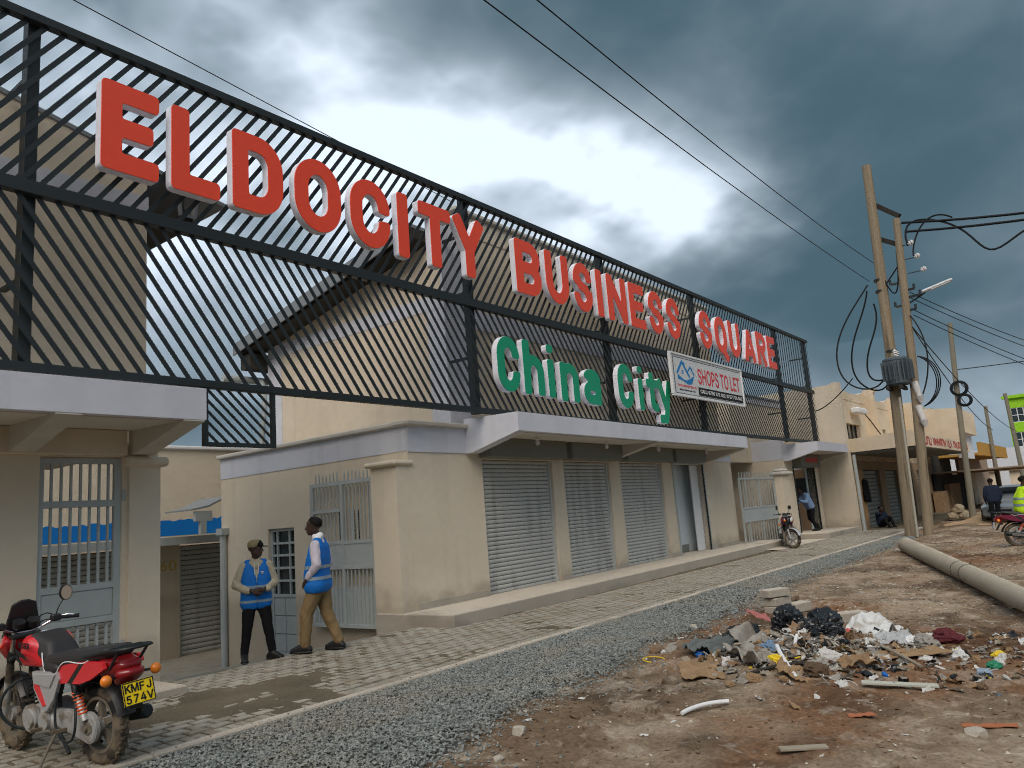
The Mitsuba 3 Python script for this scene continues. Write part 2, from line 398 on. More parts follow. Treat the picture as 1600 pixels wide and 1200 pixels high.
def soil_z(x, y):
    e = gravel_edge(x) - y
    ridge = .10 * np.exp(-((e - .55) / .5) ** 2) * (n2(x, y, 1.1, 9) * 1.8 - .35)
    lumps = (n2(x, y, 3.0, 4) - .5) * .09 * np.clip(e / .6, 0, 1) + (n2(x, y, 9, 6) - .5) * .035
    heap = .14 * np.exp(-(((x - 8.4) / 1.1) ** 2 + ((y - 2.9) / .8) ** 2))
    ruts = -.035 * np.exp(-(((y - .9 - .08 * (x - 6) + .25 * np.sin(x * .5)) / .16) ** 2)) - .03 * np.exp(-(((y - 2.2 - .10 * (x - 5)) / .18) ** 2)) * (x < 7)
    dunes = .07 * np.clip((x - 14) / 8, 0, 1) * (n2(x, y, .6, 8) - .35) * np.clip(e / 1.5, 0, 1)
    return -.05 + ridge + lumps + heap + dunes + ruts * .8


far = grid_mesh(np.r_[-1500, -300, -60, -8, 0, 20, 50, 120, 400, 2500], np.r_[-1500, -300, -60, -6.05, 30, 120, 500, 2000], lambda X, Y: np.full(X.shape, -1.45))
add('ground', far, SOIL, kind='structure')
add('dirt_verge', grid_mesh(np.r_[np.arange(.5, 16, .045), np.arange(16, 34, .12), np.arange(34, 130, 1.0)], np.r_[-14, -8, -4, -2, np.arange(-1, 6.29, .055)], soil_z), SOIL, smooth=True, kind='structure')
bx = np.arange(.6, 29.5, .12); bv = np.linspace(0, 1, 20)
bed = grid_mesh(bx, bv, lambda X, V: X * 0); bV = bed.vertices; ee = gravel_edge(bV[:, 0]) + .18
bed = trimesh.Trimesh(np.stack([bV[:, 0], ee + (6.29 - ee) * bV[:, 1], -.022 + .02 * (n2(bV[:, 0], bV[:, 1] * 3, 1.5, 2) - .5) - .03 * np.clip(1 - bV[:, 1] * 5, 0, 1)], -1), bed.faces, process=False)
add('gravel_bed', bed, GRAVELBED, smooth=True, kind='structure')
# far street and the plots beside it
add('street_dirt', grid_mesh(np.r_[np.arange(28, 60, 1.0), np.arange(60, 400, 12)], np.r_[np.arange(6.29, 12, .8), 20, 60], lambda X, Y: -.045 + .03 * (n2(X, Y, .7, 3) - .5) - .02 * (X > 200)), SOIL, smooth=True, kind='structure')
add('mud_bed', grid_mesh(np.arange(.5, 34.6, .04), np.arange(6.40, 9.72, .04),
    lambda X, Y: pave_z(X, Y) - .021 + .052 * np.clip(n2(X, Y, 1.05, 31, 4) * 1.25 + .40 * np.exp(-(((X - 4.9) / 1.45) ** 2 + ((Y - 7.8) / .75) ** 2)) + .10 * np.exp(-(((X - 5.6) / .8) ** 2 + ((Y - 6.75) / .25) ** 2)) + .34 * (n2(X, Y, 5.5, 37, 3) - .5) - .68, 0, .6) ** .72), MUD, smooth=True, kind='structure')
alley = grid_mesh(np.arange(3.3, 12.1, .25), np.r_[np.arange(9.68, 18.4, .2)], lambda X, Y: pave_z(np.full(X.shape, 7.0), Y) - .004 + .006 * (n2(X, Y, 3, 5) - .5))
add('alley_floor', alley, PAVER[0], smooth=True, kind='structure')
add('side_alley_floor', grid_mesh(np.arange(24.1, 29.5, .5), np.arange(8.4, 22, .5), lambda X, Y: X * 0 + .012), CONCRETE, kind='structure')

# paving blocks: toothed outlines in running bond
def paver_mesh(w, d, tooth, seed):
    r = np.random.default_rng(seed); a = tooth
    pts = [(-w/2, -d/2 + a), (-w/4, -d/2), (0, -d/2 + a*.6), (w/4, -d/2 + a), (w/2, -d/2), (w/2 - a*.8, 0), (w/2, d/2 - a), (w/4, d/2), (0, d/2 - a*.6), (-w/4, d/2 - a), (-w/2, d/2), (-w/2 + a*.8, 0)]
    pts = np.array(pts) + r.normal(0, .0018, (12, 2)); n = len(pts); c = .006
    top = np.c_[pts * (1 - 2 * c / d), np.zeros(n)]; mid = np.c_[pts, np.full(n, -c)]; low = np.c_[pts, np.full(n, -.03)]
    v = np.vstack([top, mid, low, [[0, 0, .0006]]]); f = []
    for i in range(n):
        j = (i + 1) % n
        f += [(3 * n, i, j), (i, n + i, n + j), (i, n + j, j), (n + i, 2 * n + i, 2 * n + j), (n + i, 2 * n + j, n + j)]
    return trimesh.Trimesh(v, np.array(f), process=False)


PW, PD, JOINT = .226, .152, .027
forms = [paver_mesh(PW - JOINT, PD - JOINT * .9, .012, s) for s in range(4)] + [paver_mesh(.19, .092, .0015, 9), paver_mesh(.19, .092, .0015, 10)]
spots = []
for row in range(24):
    y = 6.72 + row * PD
    for col in range(160):
        x = .7 + col * PW + (row % 2) * PW / 2
        if x > 34 or y > 9.66: continue
        if y > 9.55 and not 5.1 < x < 9.4: continue
        if y > 8.52 and (x < 4.7 or (9.5 < x < 24.1) or x > 29.6): continue
        spots.append((x, y, RNG.integers(0, 4), RNG.normal(0, .032)))
for k in range(320):
    spots.append((.6 + k * .106, 6.525, 4 + k % 2, math.pi / 2 + RNG.normal(0, .02)))
sp = []
for x, y, k, rz in spots:
    z = float(pave_z(x, y)) + RNG.normal(0, .0028); e = np.array([x, y, z]) - CAM; s = e @ FW
    u, v = 800 + F_PX * (e @ RT) / max(s, .1), 600 - F_PX * (e @ UP) / max(s, .1)
    seen = s > .5 and -10 < u < 1600 and v < 1215 and not (x < 3.6 and y > 7.2)
    sp.append((not seen, float(np.linalg.norm(e)), x, y, z, int(k), rz))
sp.sort()
shapes = {(i, t): mikit.ply(forms[i], PAVER[t]) for i in range(6) for t in range(3)}
add('pavement', box(.5, 34.4, 6.41, 6.43, -.06, -.022), MUD, kind='structure')
rest = []
for i, (_, _, x, y, z, k, rz) in enumerate(sp):
    M = move(x, y, z, rz, RNG.normal(0, .006), RNG.normal(0, .006) - (.166 if (y > 9.25 and 5 < x < 9.5) else 0))
    if i < 300: again('paver', shapes[(k, int(RNG.integers(0, 3)))], 'pavement', M)
    else: rest.append(tf(forms[k], M))
add('paver_field', rest, PAVER[1], 'pavement', kind='stuff')
add('kerb', box(.5, 34.4, 6.29, 6.39, -.2, -.012), MUD, kind='structure')
x = .5; ks = 0
while x < 34:
    L = .92; m = box(x + .004, x + L - .004, 6.285 + RNG.normal(0, .004), 6.402, -.15, .016 + RNG.normal(0, .003), .012); add('kerb_stone', m, CONCRETE, 'kerb'); x += L

# the gravel: crushed blue-grey stone, one mass
def stones(n, rng, lo, hi, flat=.7):
    base = np.array([[1, 0, 0], [-1, 0, 0], [0, 1, 0], [0, -1, 0], [0, 0, 1], [0, 0, -1.0]]); F = np.array([[0, 2, 4], [2, 1, 4], [1, 3, 4], [3, 0, 4], [2, 0, 5], [1, 2, 5], [3, 1, 5], [0, 3, 5]])
    V = base[None] * rng.uniform(.55, 1.1, (n, 6, 1)) + rng.normal(0, .18, (n, 6, 3)); s = rng.uniform(lo, hi, (n, 1, 1)); V = V * s; V[..., 2] *= flat
    a = rng.uniform(0, 6.283, n); b = rng.uniform(-.7, .7, n)
    ca, sa, cb, sb = np.cos(a), np.sin(a), np.cos(b), np.sin(b); R = np.zeros((n, 3, 3))
    R[:, 0, 0], R[:, 0, 1], R[:, 1, 0], R[:, 1, 1], R[:, 2, 2] = ca * cb, -sa, sa * cb, ca, cb; R[:, 0, 2], R[:, 1, 2], R[:, 2, 0] = ca * sb, sa * sb, -sb
    return np.einsum('nij,nkj->nki', R, V), F


def scatter(pos, rng, lo, hi, flat=.7):
    V, F = stones(len(pos), rng, lo, hi, flat); V = V + pos[:, None]
    return trimesh.Trimesh(V.reshape(-1, 3), (F[None] + 6 * np.arange(len(pos))[:, None, None]).reshape(-1, 3), process=False)


def gravel_points(n, x0, x1, rng):
    x = rng.uniform(x0, x1, n); e = gravel_edge(x); v = rng.uniform(0, 1, n) ** .94; y = e + (6.27 - e) * v
    keep = rng.uniform(0, 1, n) < np.clip((y - e) * 3.0 + .12 + .9 * (n2(x, y, 3, 8) - .5), 0, 1)
    x, y = x[keep], y[keep]
    return np.stack([x, y, -.008 + .012 * rng.uniform(0, 1, len(x)) + .025 * (n2(x, y, 1.6, 2) - .5) - .03 * np.clip(1 - (y - gravel_edge(x)) * 4, 0, 1)], -1)


r = np.random.default_rng(5)
sx = r.uniform(1.5, 26, 2600); sy = gravel_edge(sx) + .05 - r.exponential(.22, 2600); spill = np.stack([sx, sy, soil_z(sx, sy) + .006], -1)
kx = r.uniform(2, 24, 420); ky = 6.30 + r.exponential(.16, 420); onk = np.stack([kx, ky, np.where(ky < 6.4, .022, .004)], -1)
add('gravel', [scatter(spill, r, .008, .022), scatter(onk, r, .006, .013), scatter(gravel_points(46000, 1.2, 11, r), r, .010, .022), scatter(gravel_points(18000, 11, 29, r), r, .018, .032)], GRAVEL, kind='stuff', label='crushed blue grey stone spread loose along the kerb')
# clods and chips on the bare earth
n = 5200; cx = r.uniform(2.5, 26, n) ** 1.0; cy = r.uniform(-.2, 5.2, n); keep = cy < gravel_edge(cx) + .1; cx, cy = cx[keep], cy[keep]
add('earth_clods', scatter(np.stack([cx, cy, soil_z(cx, cy) + .004], -1), r, .006, .03, .65), SOIL, kind='stuff', label='small brown clods lying loose over the bare earth')
n = 2600; cx = r.uniform(2.5, 30, n); cy = r.uniform(-.2, 5.4, n); keep = cy < gravel_edge(cx); cx, cy = cx[keep], cy[keep]
add('litter_chips', scatter(np.stack([cx, cy, soil_z(cx, cy) + .006], -1), r, .006, .022, .3), mat('chip_pale', (.50, .46, .38), .9), kind='stuff', label='pale chips and scraps trodden into the bare earth')

# ---------------------------------------------------------------- buildings
def awning(parent, x0, x1, yf, yw, zt, zb, zwall, brackets, bw=.26):
    """A shallow concrete canopy: fascia, sloping soffit, tapered brackets under it."""
    add('canopy_fascia', wall_yz(Polygon([(yf, zb), (yf, zt), (yw, zt + .02), (yw, zb + .06), (yf + .14, zb + .0)]), x0, x1), GREY, parent)
    add('canopy_soffit', wall_yz(Polygon([(yf + .13, zb - .012), (yf + .13, zb + .03), (yw - .003, zb + .085), (yw - .003, zb + .02)]), x0 + .02, x1 - .02), SOFFIT, parent)
    for i, b in enumerate(brackets):
        end = i == 0 and abs(b - x0) < .05
        poly = Polygon([(yf + .004, zb - .0 if end else zb - .02), (yf + .02, zb + .05), (yw - .004, zb + .05), (yw - .004, zwall), (yw - .16, zwall)])
        add('canopy_bracket', wall_yz(poly, b - (.004 if end else 0), b + bw), GREY if end else SOFFIT, parent)


def slats_door(parent, x0, x1, y, z0, z1, n, name='roller_shutter', m=SHUTTER):
    """A roller shutter: curved slats as pieces, guide rails, bottom bar."""
    sh = add(name, box(x0 + .01, x1 - .01, y + .022, y + .03, z0, z1), DARK, parent)
    for a in (x0 - .06, x1): add('guide_rail', box(a, a + .06, y - .05, y + .03, z0, z1), m, sh)
    h = (z1 - z0 - .07) / n
    prof = Polygon([(y + .02, 0.0), (y - .002, .001), (y - .016, h * .25), (y - .02, h * .55), (y - .012, h * .80), (y + .0, h * .88), (y + .02, h * .88)])
    sl = mikit.ply(tf(wall_yz(prof, x0, x1), XF[0]), m, smooth=25)
    for k in range(n): again_local('slat', sl, sh, z0 + .07 + k * h)
    add('bottom_bar', box(x0, x1, y - .03, y + .02, z0 + .005, z0 + .06, .006), m, sh)
    return sh


def again_local(name, shape, parent, dz):
    key = numbered(f'{parent}__{name}'); M = np.eye(4); M[2, 3] = dz
    scene[key] = {**shape, 'to_world': mi.ScalarTransform4f(M.tolist())}


def coping(parent, x0, x1, y0, y1, z, name='coping'):
    add(name, box(x0, x1, y0, y1, z, z + .09, .015), SOFFIT, parent)


# --- the low block on the near side of the alley
lb = thing('shop_building', 'beige low shop front with a pale grey canopy, beside the parked red motorcycle', 'shop')
YW = 9.7
add('wall', wall_xz(rect(-9, 5.05, -.3, 2.9).difference(rect(3.66, 4.60, -.5, 2.74)), YW, YW + .22), BEIGE, lb)
add('gate_pier', [box(4.66, 5.055, YW - .06, YW - .002, -.3, 2.62), box(4.60, 5.15, YW - .12, YW + .26, 2.62, 2.74, .03)], BEIGE, lb)
add('beam', box(-9, 4.6, YW - .12, YW - .003, 2.76, 3.06), BEIGE, lb)
awning(lb, -9, 4.95, 8.37, YW, 3.43, 3.05, 2.77, [-2.2, -.5, 1.25, 3.29, 4.67])
add('step', box(-9, 4.78, 8.5, YW, -.3, .07, .012), CONCRETE, lb)
add('passage_ceiling', box(3.2, 4.9, YW + .23, 12.6, 2.86, 2.96), SOFFIT, lb)
add('passage_wall', box(3.2, 3.4, YW + .23, 12.6, -1.2, 2.85), BEIGE, lb)
# its grille gate
gg = thing('grille_gate', 'grey steel grille gate closing the narrow passage behind the red motorcycle', 'gate')
add('frame', [box(3.66, 3.72, YW + .03, YW + .09, .02, 2.72), box(4.52, 4.60, YW + .03, YW + .09, .02, 2.72), box(3.72, 4.52, YW + .03, YW + .09, 2.66, 2.72), box(3.72, 4.52, YW + .03, YW + .09, 2.14, 2.22),
              box(3.72, 4.52, YW + .03, YW + .09, 1.17, 1.24), box(3.72, 4.52, YW + .03, YW + .09, .78, .85), box(3.72, 4.52, YW + .03, YW + .09, .06, .12)], GATE, gg)
add('panel', box(3.725, 4.515, YW + .045, YW + .06, .855, 1.165, .004), GATE, gg)
for k in range(7):
    xx = 3.80 + k * .108
    add('bar', box(xx, xx + .028, YW + .063, YW + .088, .12, 2.66), GATE, gg)
add('hinge', [box(4.60, 4.64, YW - .01, YW + .06, z, z + .14) for z in (.4, 2.2)], GATE, gg)

# --- the tall gabled block behind it
tb = thing('gabled_building', 'tall beige gabled block behind the lattice, at the end with the letter E', 'building')
Yt = 10.02
gable = Polygon([(-14, 2.97), (5.05, 2.97), (5.05, 6.86), (3.2, 7.28), (-1.0, 8.2), (-14, 5.2)])
add('wall', wall_xz(gable.union(rect(-14, 5.05, 2.97, 3.0)), Yt, Yt + .25), BEIGE, tb)
add('side_wall', wall_yz(rect(Yt + .25, 13.4, 2.97, 6.8), 4.85, 5.048), BEIGE, tb)
add('string_course', box(-14, 5.056, Yt - .035, Yt - .002, 6.13, 6.42), GREY, tb)
rf = add('roof', [tf(box(-2.2, 5.0, Yt - .02, 13.6, 0, .06), move(2.75 - 1.4 + .02, 0, 7.33 + .34, 0, math.atan2(.4, 1.85)))], ROOF, tb)
add('eave', [box(5.06, 5.72, Yt - .02, 13.6, 6.16, 6.34), wall_xz(Polygon([(5.06, 6.88), (5.06, 6.34), (5.6, 6.34), (5.6, 6.62)]), Yt + .0, 13.6)], DARKTIMBER, tb)
add('gutter', wall_xz(Polygon([(5.5, 6.28), (5.76, 6.28), (5.78, 6.52), (5.74, 6.52), (5.72, 6.32), (5.54, 6.32), (5.52, 6.5), (5.5, 6.5)]), Yt - .06, 13.6), ROOF, tb)

# --- the middle shop block: front turned 1.7 degrees from the lattice
RMID = move(9.5, 9.65, 0) @ move(rz=math.radians(1.7)) @ move(-9.5, -9.65, 0)
mb = thing('shop_building', 'beige shop block with three grey roller shutters and one open doorway', 'shop')
XF[0] = RMID
Y0 = 9.65
openings = [(11.58, 14.08), (14.56, 16.68), (17.24, 19.72), (20.42, 22.62)]
w = rect(9.5, 25.1, -.4, 3.36)
for a, b in openings: w = w.difference(rect(a, b, .19, 2.80))
add('wall', wall_xz(w, Y0, Y0 + .25), BEIGE, mb)
add('parapet_band', [box(9.492, 25.108, Y0 - .02, Y0 - .002, 2.9, 3.37)], GREY, mb)
add('coping', box(9.40, 11.12, Y0 - .1, Y0 + .3, 3.37, 3.46, .02), SOFFIT, mb)
add('corner_pier', [box(9.2, 9.497, Y0 + .004, 10.28, -.5, 2.66), box(9.10, 9.60, Y0 - .06, 10.36, 2.66, 2.75, .03)], BEIGE, mb)
awning(mb, 11.1, 23.3, 8.36, Y0, 3.54, 3.19, 2.9, [11.1, 16.9, 23.0])
add('step', box(9.14, 26.6, 8.5, Y0 + .6, -.35, .19, .012), CONCRETE, mb)
add('skirting', [box(a, b, Y0 - .03, Y0 - .002, .19, .31) for a, b in ((9.57, 11.5), (14.14, 14.5), (16.75, 17.18), (19.78, 20.36), (22.68, 25.1))], CONCRETE, mb)
for (a, b), n_ in zip(openings[:3], (30, 30, 30)): slats_door(mb, a + .07, b - .07, Y0 + .1, .19, 2.80, n_)
for a, b in ((11.5, 14.3), (14.52, 16.9), (17.2, 19.9), (20.14, 22.3)):
    add('shutter_box', box(a, b, Y0 - .30, Y0 - .004, 2.82, 3.215, .012), HOUSING, mb)
for xx in (12.55, 15.4, 18.15, 21.4):
    k = add('lamp_holder', lathe([(0, 0), (.05, 0), (.045, -.06), (.03, -.09), (.0, -.09)], 12), PORCELAIN, mb, T=move(xx, 8.95, 3.205)); add('bulb', tf(trimesh.creation.icosphere(2, .045), move(s=(1, 1, 1.3))), PORCELAIN, k, smooth=True, T=move(xx, 8.95, 3.075))
# the open doorway: room behind, door leaf, frame
add('doorway', [box(20.36, 20.43, Y0 - .03, Y0 + .26, .19, 2.86), box(22.62, 22.69, Y0 - .03, Y0 + .26, .19, 2.86), box(20.43, 22.62, Y0 - .03, Y0 + .26, 2.80, 2.86)], GATE, mb)
add('room_wall', [box(20.2, 25.0, 12.4, 12.5, .19, 2.9), box(20.2, 20.3, Y0 + .26, 12.4, .19, 2.9)], ROOMGREY, mb)
add('room_floor', box(20.3, 25, Y0 + .26, 12.4, .10, .185), CONCRETE, mb)
add('room_skirting', box(20.3, 24.9, 12.37, 12.398, .19, .40), HOUSING, mb)
add('inner_wall', [box(22.75, 22.95, Y0 + .26, 12.4, .19, 2.9)], DOORWHITE, mb)
add('door_leaf', box(22.02, 22.55, 9.80, 9.84, .2, 2.78, .006), WHITE, mb)
add('room_partition', box(20.45, 22.7, 10.12, 10.18, .2, 2.9), DOORWHITE, mb)
add('partition_skirting', box(20.45, 22.0, 10.10, 10.118, .2, .42), HOUSING, mb)
add('partition_switch', box(20.75, 20.87, 10.105, 10.118, 2.3, 2.42), HOUSING, mb)
add('door_edge', box(22.56, 22.615, Y0 - .035, Y0 - .0, .19, 2.78), BLACKSTEEL, mb)
XF[0] = np.eye(4)
# its side wall down the alley, with door and grey band
DX = 9.5
side = rect(9.68, 15.5, -1.5, 2.92).difference(rect(12.93, 13.80, -.72, 1.76))
add('alley_wall', wall_yz(side, DX, DX + .22), BEIGE, mb)
add('alley_band', box(DX - .012, DX + .22, 9.66, 15.5, 2.922, 3.36), GREY, mb)
add('alley_coping', box(DX - .09, DX + .32, 9.52, 15.56, 3.362, 3.45, .02), SOFFIT, mb)
add('end_wall', box(DX + .22, 20, 15.28, 15.5, -1.5, 3.36), BEIGE, mb)
add('flat_roof', box(DX + .2, 25.2, 10.0, 15.3, 3.2, 3.3), CONCRETE, mb)
dr_ = add('side_door', box(DX + .095, DX + .115, 13.0, 13.73, -.66, .40), GATE, mb, label='grey steel door with barred upper half')
add('frame', [box(DX + .06, DX + .11, 12.93, 13.0, -.72, 1.76), box(DX + .06, DX + .11, 13.73, 13.80, -.72, 1.76), box(DX + .06, DX + .11, 13.0, 13.73, 1.70, 1.76), box(DX + .06, DX + .11, 13.0, 13.73, .40, .46), box(DX + .06, DX + .11, 13.0, 13.73, -.72, -.66)], GATE, dr_)
for zz in (.70, .95, 1.20, 1.44): add('cross_bar', box(DX + .065, DX + .10, 13.0, 13.73, zz, zz + .045), GATE, dr_)
for yy in (13.16, 13.56): add('upright_bar', box(DX + .06, DX + .098, yy, yy + .035, .46, 1.70), GATE, dr_)
for k in range(3):
    for q in range(2): add('pressed_panel', box(DX + .07, DX + .085, 13.01 + q * .36, 13.355 + q * .365, -.65 + k * .35, -.32 + k * .35, .006), GATE, dr_)
add('door_pane', box(DX + .12, DX + .13, 13.0, 13.73, .4, 1.72), GLASSDARK, dr_)
add('downpipe', [tube([(DX - .07, 15.32, -1.1), (DX - .07, 15.32, 1.75)], .07, 12), box(DX - .17, DX + .0, 15.2, 15.44, 1.72, 1.86)], GATE, mb)

# the open leaf of the alley gate, folded back along that wall
ag = thing('alley_gate', 'tall grey spiked gate leaf folded open against the alley wall behind the taller man', 'gate')
GX = DX - .13
gl = [(10.42, 10.50), (11.26, 11.33), (12.12, 12.21)]
add('frame', [box(GX - .02, GX + .03, a, b, -.1, 2.50) for a, b in gl] + [box(GX - .022, GX + .028, 10.42, 12.21, a, b) for a, b in ((2.46, 2.53), (1.38, 1.44), (.93, .99), (-.1, -.04))], GATE, ag)
add('hinge_post', [box(GX - .06, GX + .08, 10.29, 10.40, -.2, 2.60)], GATE, ag)
add('hinge', [tube([(GX - .05, 10.39, z), (GX - .05, 10.39, z + .16)], .03, 8) for z in (.3, 2.05)], GATE, ag)
add('panel', box(GX - .008, GX + .006, 10.5, 12.12, .99, 1.38), GATE, ag)
for k in range(15):
    yy = 10.56 + k * .105
    if 11.22 < yy < 11.32: continue
    tall = 2.72 + .02 * math.sin(k * 5)
    add('bar', trimesh.convex.convex_hull(np.array([(GX - .008 + a * .02, yy + b * .024, z) for a in (0, 1) for b in (0, 1) for z in (-.04, tall - .06)] + [(GX + .002, yy + .012, tall)])), GATE, ag)
add('lower_sheet', [box(GX + .014, GX + .02, 10.5, 12.12, -.04, .62)], GATE, ag)
add('viewing_frame', [box(GX - .03, GX + .03, 11.33, 12.12, 2.0 - .03, 2.03), box(GX - .015, GX + .02, 11.0, 11.04, 1.44, 2.0)], GATE, ag)
for yy in (10.98, 11.10, 11.40, 11.52): add('wall_slot', box(DX - .006, DX - .002, yy, yy + .055, 1.46, 1.98), GLASSDARK, mb)

# --- the tall block above the middle shops
ub = thing('upper_building', 'tall beige block rising behind the lattice and the words above the shutters', 'building')
Yf = 9.98
XS = 11.0
add('front_wall', box(XS + .62, 24.2, Yf, Yf + .25, 3.4, 8.05), BEIGE, ub)
add('front_band', box(XS + .60, 24.2, Yf - .03, Yf - .002, 5.55, 5.95), GREY, ub)
add('front_coping', box(XS + .5, 24.3, Yf - .08, Yf + .35, 8.052, 8.15, .02), SOFFIT, ub)
add('front_joint', box(XS + .62, 24.2, Yf - .012, Yf - .001, 7.58, 7.595), HOUSING, ub)
sidep = Polygon([(Yf + .0, 3.3), (15.8, 3.3), (15.8, 6.1), (Yf + .0, 7.35)])
add('side_wall', wall_yz(sidep, XS, XS + .22), BEIGE, ub)
add('corner_pilaster', [box(XS - .02, XS + .64, Yf - .06, Yf - .004, 3.45, 7.6)], GREY, ub)
add('side_band', box(XS - .016, XS - .001, Yf + .0, 15.8, 5.86, 6.16), GREY, ub)
add('quoin', box(XS - .016, XS - .001, 15.3, 15.82, 3.3, 5.85), GREY, ub)
add('quoin', box(XS - .016, XS - .001, Yf - .03, Yf + .42, 3.3, 5.85), GREY, ub)
sl_ = math.atan2(1.25, 5.82)
add('roof', wall_yz(Polygon([(Yf + .26, 7.50), (16.3, 6.17), (16.3, 6.23), (Yf + .26, 7.57)]), XS - .62, 24), ROOF, ub)
add('soffit', wall_yz(Polygon([(Yf + .26, 7.28), (16.25, 5.99), (16.25, 6.16), (Yf + .26, 7.49)]), XS - .52, XS - .003), DARKTIMBER, ub)
add('fascia', wall_yz(Polygon([(Yf + .26, 7.30), (16.3, 5.98), (16.3, 6.24), (Yf + .26, 7.6)]), XS - .66, XS - .625), ROOF, ub)
add('eave_box', [box(XS - .5, 24, 15.82, 16.22, 5.62, 5.98)], DARKTIMBER, ub)
add('gutter', tube([(XS - .9, 16.36, 5.42), (XS - .1, 16.30, 5.42), (XS + 5, 16.3, 5.42)], .09, 12), GATE, ub)
add('downpipe', tube(spline([(XS - .05, 16.1, 5.4), (XS - .1, 15.88, 5.15), (XS - .1, 15.86, 4.8), (XS - .1, 15.86, 3.3)], 14), .06, 10), GATE, ub)

# --- the court at the end of the alley
rb = thing('court_building', 'low building across the alley end with a bright blue painted band above its shutters', 'building')
YR = 18.0
back = rect(-6, 16, -1.6, 3.88)
for a, b in ((3.6, 6.0), (6.6, 9.28), (9.92, 12.6)): back = back.difference(rect(a, b, -1.12, 1.58))
add('wall', wall_xz(back, YR, YR + .25), BEIGE, rb)
rr = np.random.default_rng(3)
edge = [(x_, 2.17 + rr.normal(0, .02) - .03 * (rr.random() < .3)) for x_ in np.arange(-6, 16.01, .09)]
add('painted_band', wall_xz(Polygon([(-6, 1.80)] + edge + [(16, 1.80)]), YR - .008, YR - .001), BLUEPAINT, rb)
add('coping', box(-6, 16, YR - .08, YR + .3, 3.882, 3.97, .02), WHITE, rb)
add('canopy', box(-6, 12, YR - .75, YR - .01, 1.62, 1.70), GATE, rb)
add('canopy_edge', box(-6, 12, YR - .80, YR - .752, 1.58, 1.76), GATE, rb)
for a, b in ((3.6, 6.0), (6.6, 9.28), (9.92, 12.6)): slats_door(rb, a + .06, b - .06, YR + .1, -1.1, 1.55, 22)
num = put('60', 9.42, .98, .42, .24, YR - .003); add('number', num, GOLD, rb, label='gold painted shop number 60')
fl = thing('floodlight', 'small floodlight with a dark rim fixed high on the court wall', 'light')
add('housing', [box(8.62, 8.86, YR - .14, YR - .05, 2.92, 3.12, .01)], BLACKPLASTIC, fl); add('lens', box(8.65, 8.83, YR - .146, YR - .141, 2.95, 3.09), LENS, fl); add('arm', [bar((8.6, YR - .1, 2.94), (8.52, YR - .02, 2.94), .03), box(8.5, 8.58, YR - .05, YR - .003, 2.74, 2.96)], BLACKPLASTIC, fl)
lt = thing('lean_to_roof', 'short grey sheet roof with a broken end above the blue band in the alley', 'roof')
add('sheet', wall_xz(Polygon([(9.12, 2.30), (9.50, 2.36), (9.95, 2.56), (9.95, 2.60), (9.50, 2.40), (9.12, 2.335)]), 16.0, 17.2), ROOF, lt)
add('bracket', [box(9.2, 9.6, 16.02, 16.12, 2.06, 2.28), box(9.32, 9.46, 16.02, 16.12, 1.78, 2.06)], GATE, lt)

# --- the shop beyond the side alley
sb = thing('shop_building', 'narrow grey banded shop beyond the side alley, with a man bending in its doorway', 'shop')
XR = 29.3
add('wall', wall_xz(rect(XR, 33.5, -.4, 3.6).difference(rect(30.3, 32.75, .19, 2.68)), 9.72, 9.95), BEIGE, sb)
add('alley_wall', wall_yz(rect(9.95, 22, -.2, 3.0), XR, XR + .22), BEIGE, sb)
add('alley_band', wall_yz(rect(9.7, 22, 3.0, 3.78), XR - .014, XR + .22), GREY, sb)
awning(sb, XR, 33.42, 8.4, 9.72, 3.54, 3.2, 2.92, [XR, 33.1], .22)
add('step', box(XR + .02, 33.55, 8.45, 10.6, -.35, .19, .012), CONCRETE, sb)
add('shutter_box', box(30.3, 32.75, 9.38, 9.716, 2.68, 3.12), HOUSING, sb)
add('notice', box(30.9, 32.4, 9.366, 9.378, 2.86, 3.06), PINKRED, sb)
add('room_wall', [box(29.6, 33.5, 12.5, 12.6, .19, 3), box(32.8, 33.0, 9.95, 12.5, .19, 3)], ROOMGREY, sb)
add('doorway', [box(30.24, 30.30, 9.69, 9.96, .19, 2.74), box(32.75, 32.82, 9.66, 9.96, .19, 2.74), box(30.3, 32.75, 9.69, 9.96, 2.68, 2.74)], BLACKSTEEL, sb)
add('door_leaf', [box(32.45, 32.5, 9.98, 11.0, .2, 1.3), box(32.45, 32.5, 9.98, 11.0, 2.3, 2.66)], DOORWOOD, sb); add('glazing', box(32.47, 32.48, 9.98, 11.0, 1.3, 2.3), GLASSDARK, sb); add('inner_wall', box(32.55, 32.74, 9.97, 10.6, .2, 2.66), DOORWHITE, sb)
pv = add('pier', box(28.42, 29.25, 9.56, 9.9, -.1, 2.40), BEIGE, sb); add('cap', [box(28.3, 29.36, 9.44, 10.0, 2.40, 2.52, .04), box(28.45, 29.2, 9.56, 9.9, 2.52, 2.64, .05)], SOFFIT, pv)
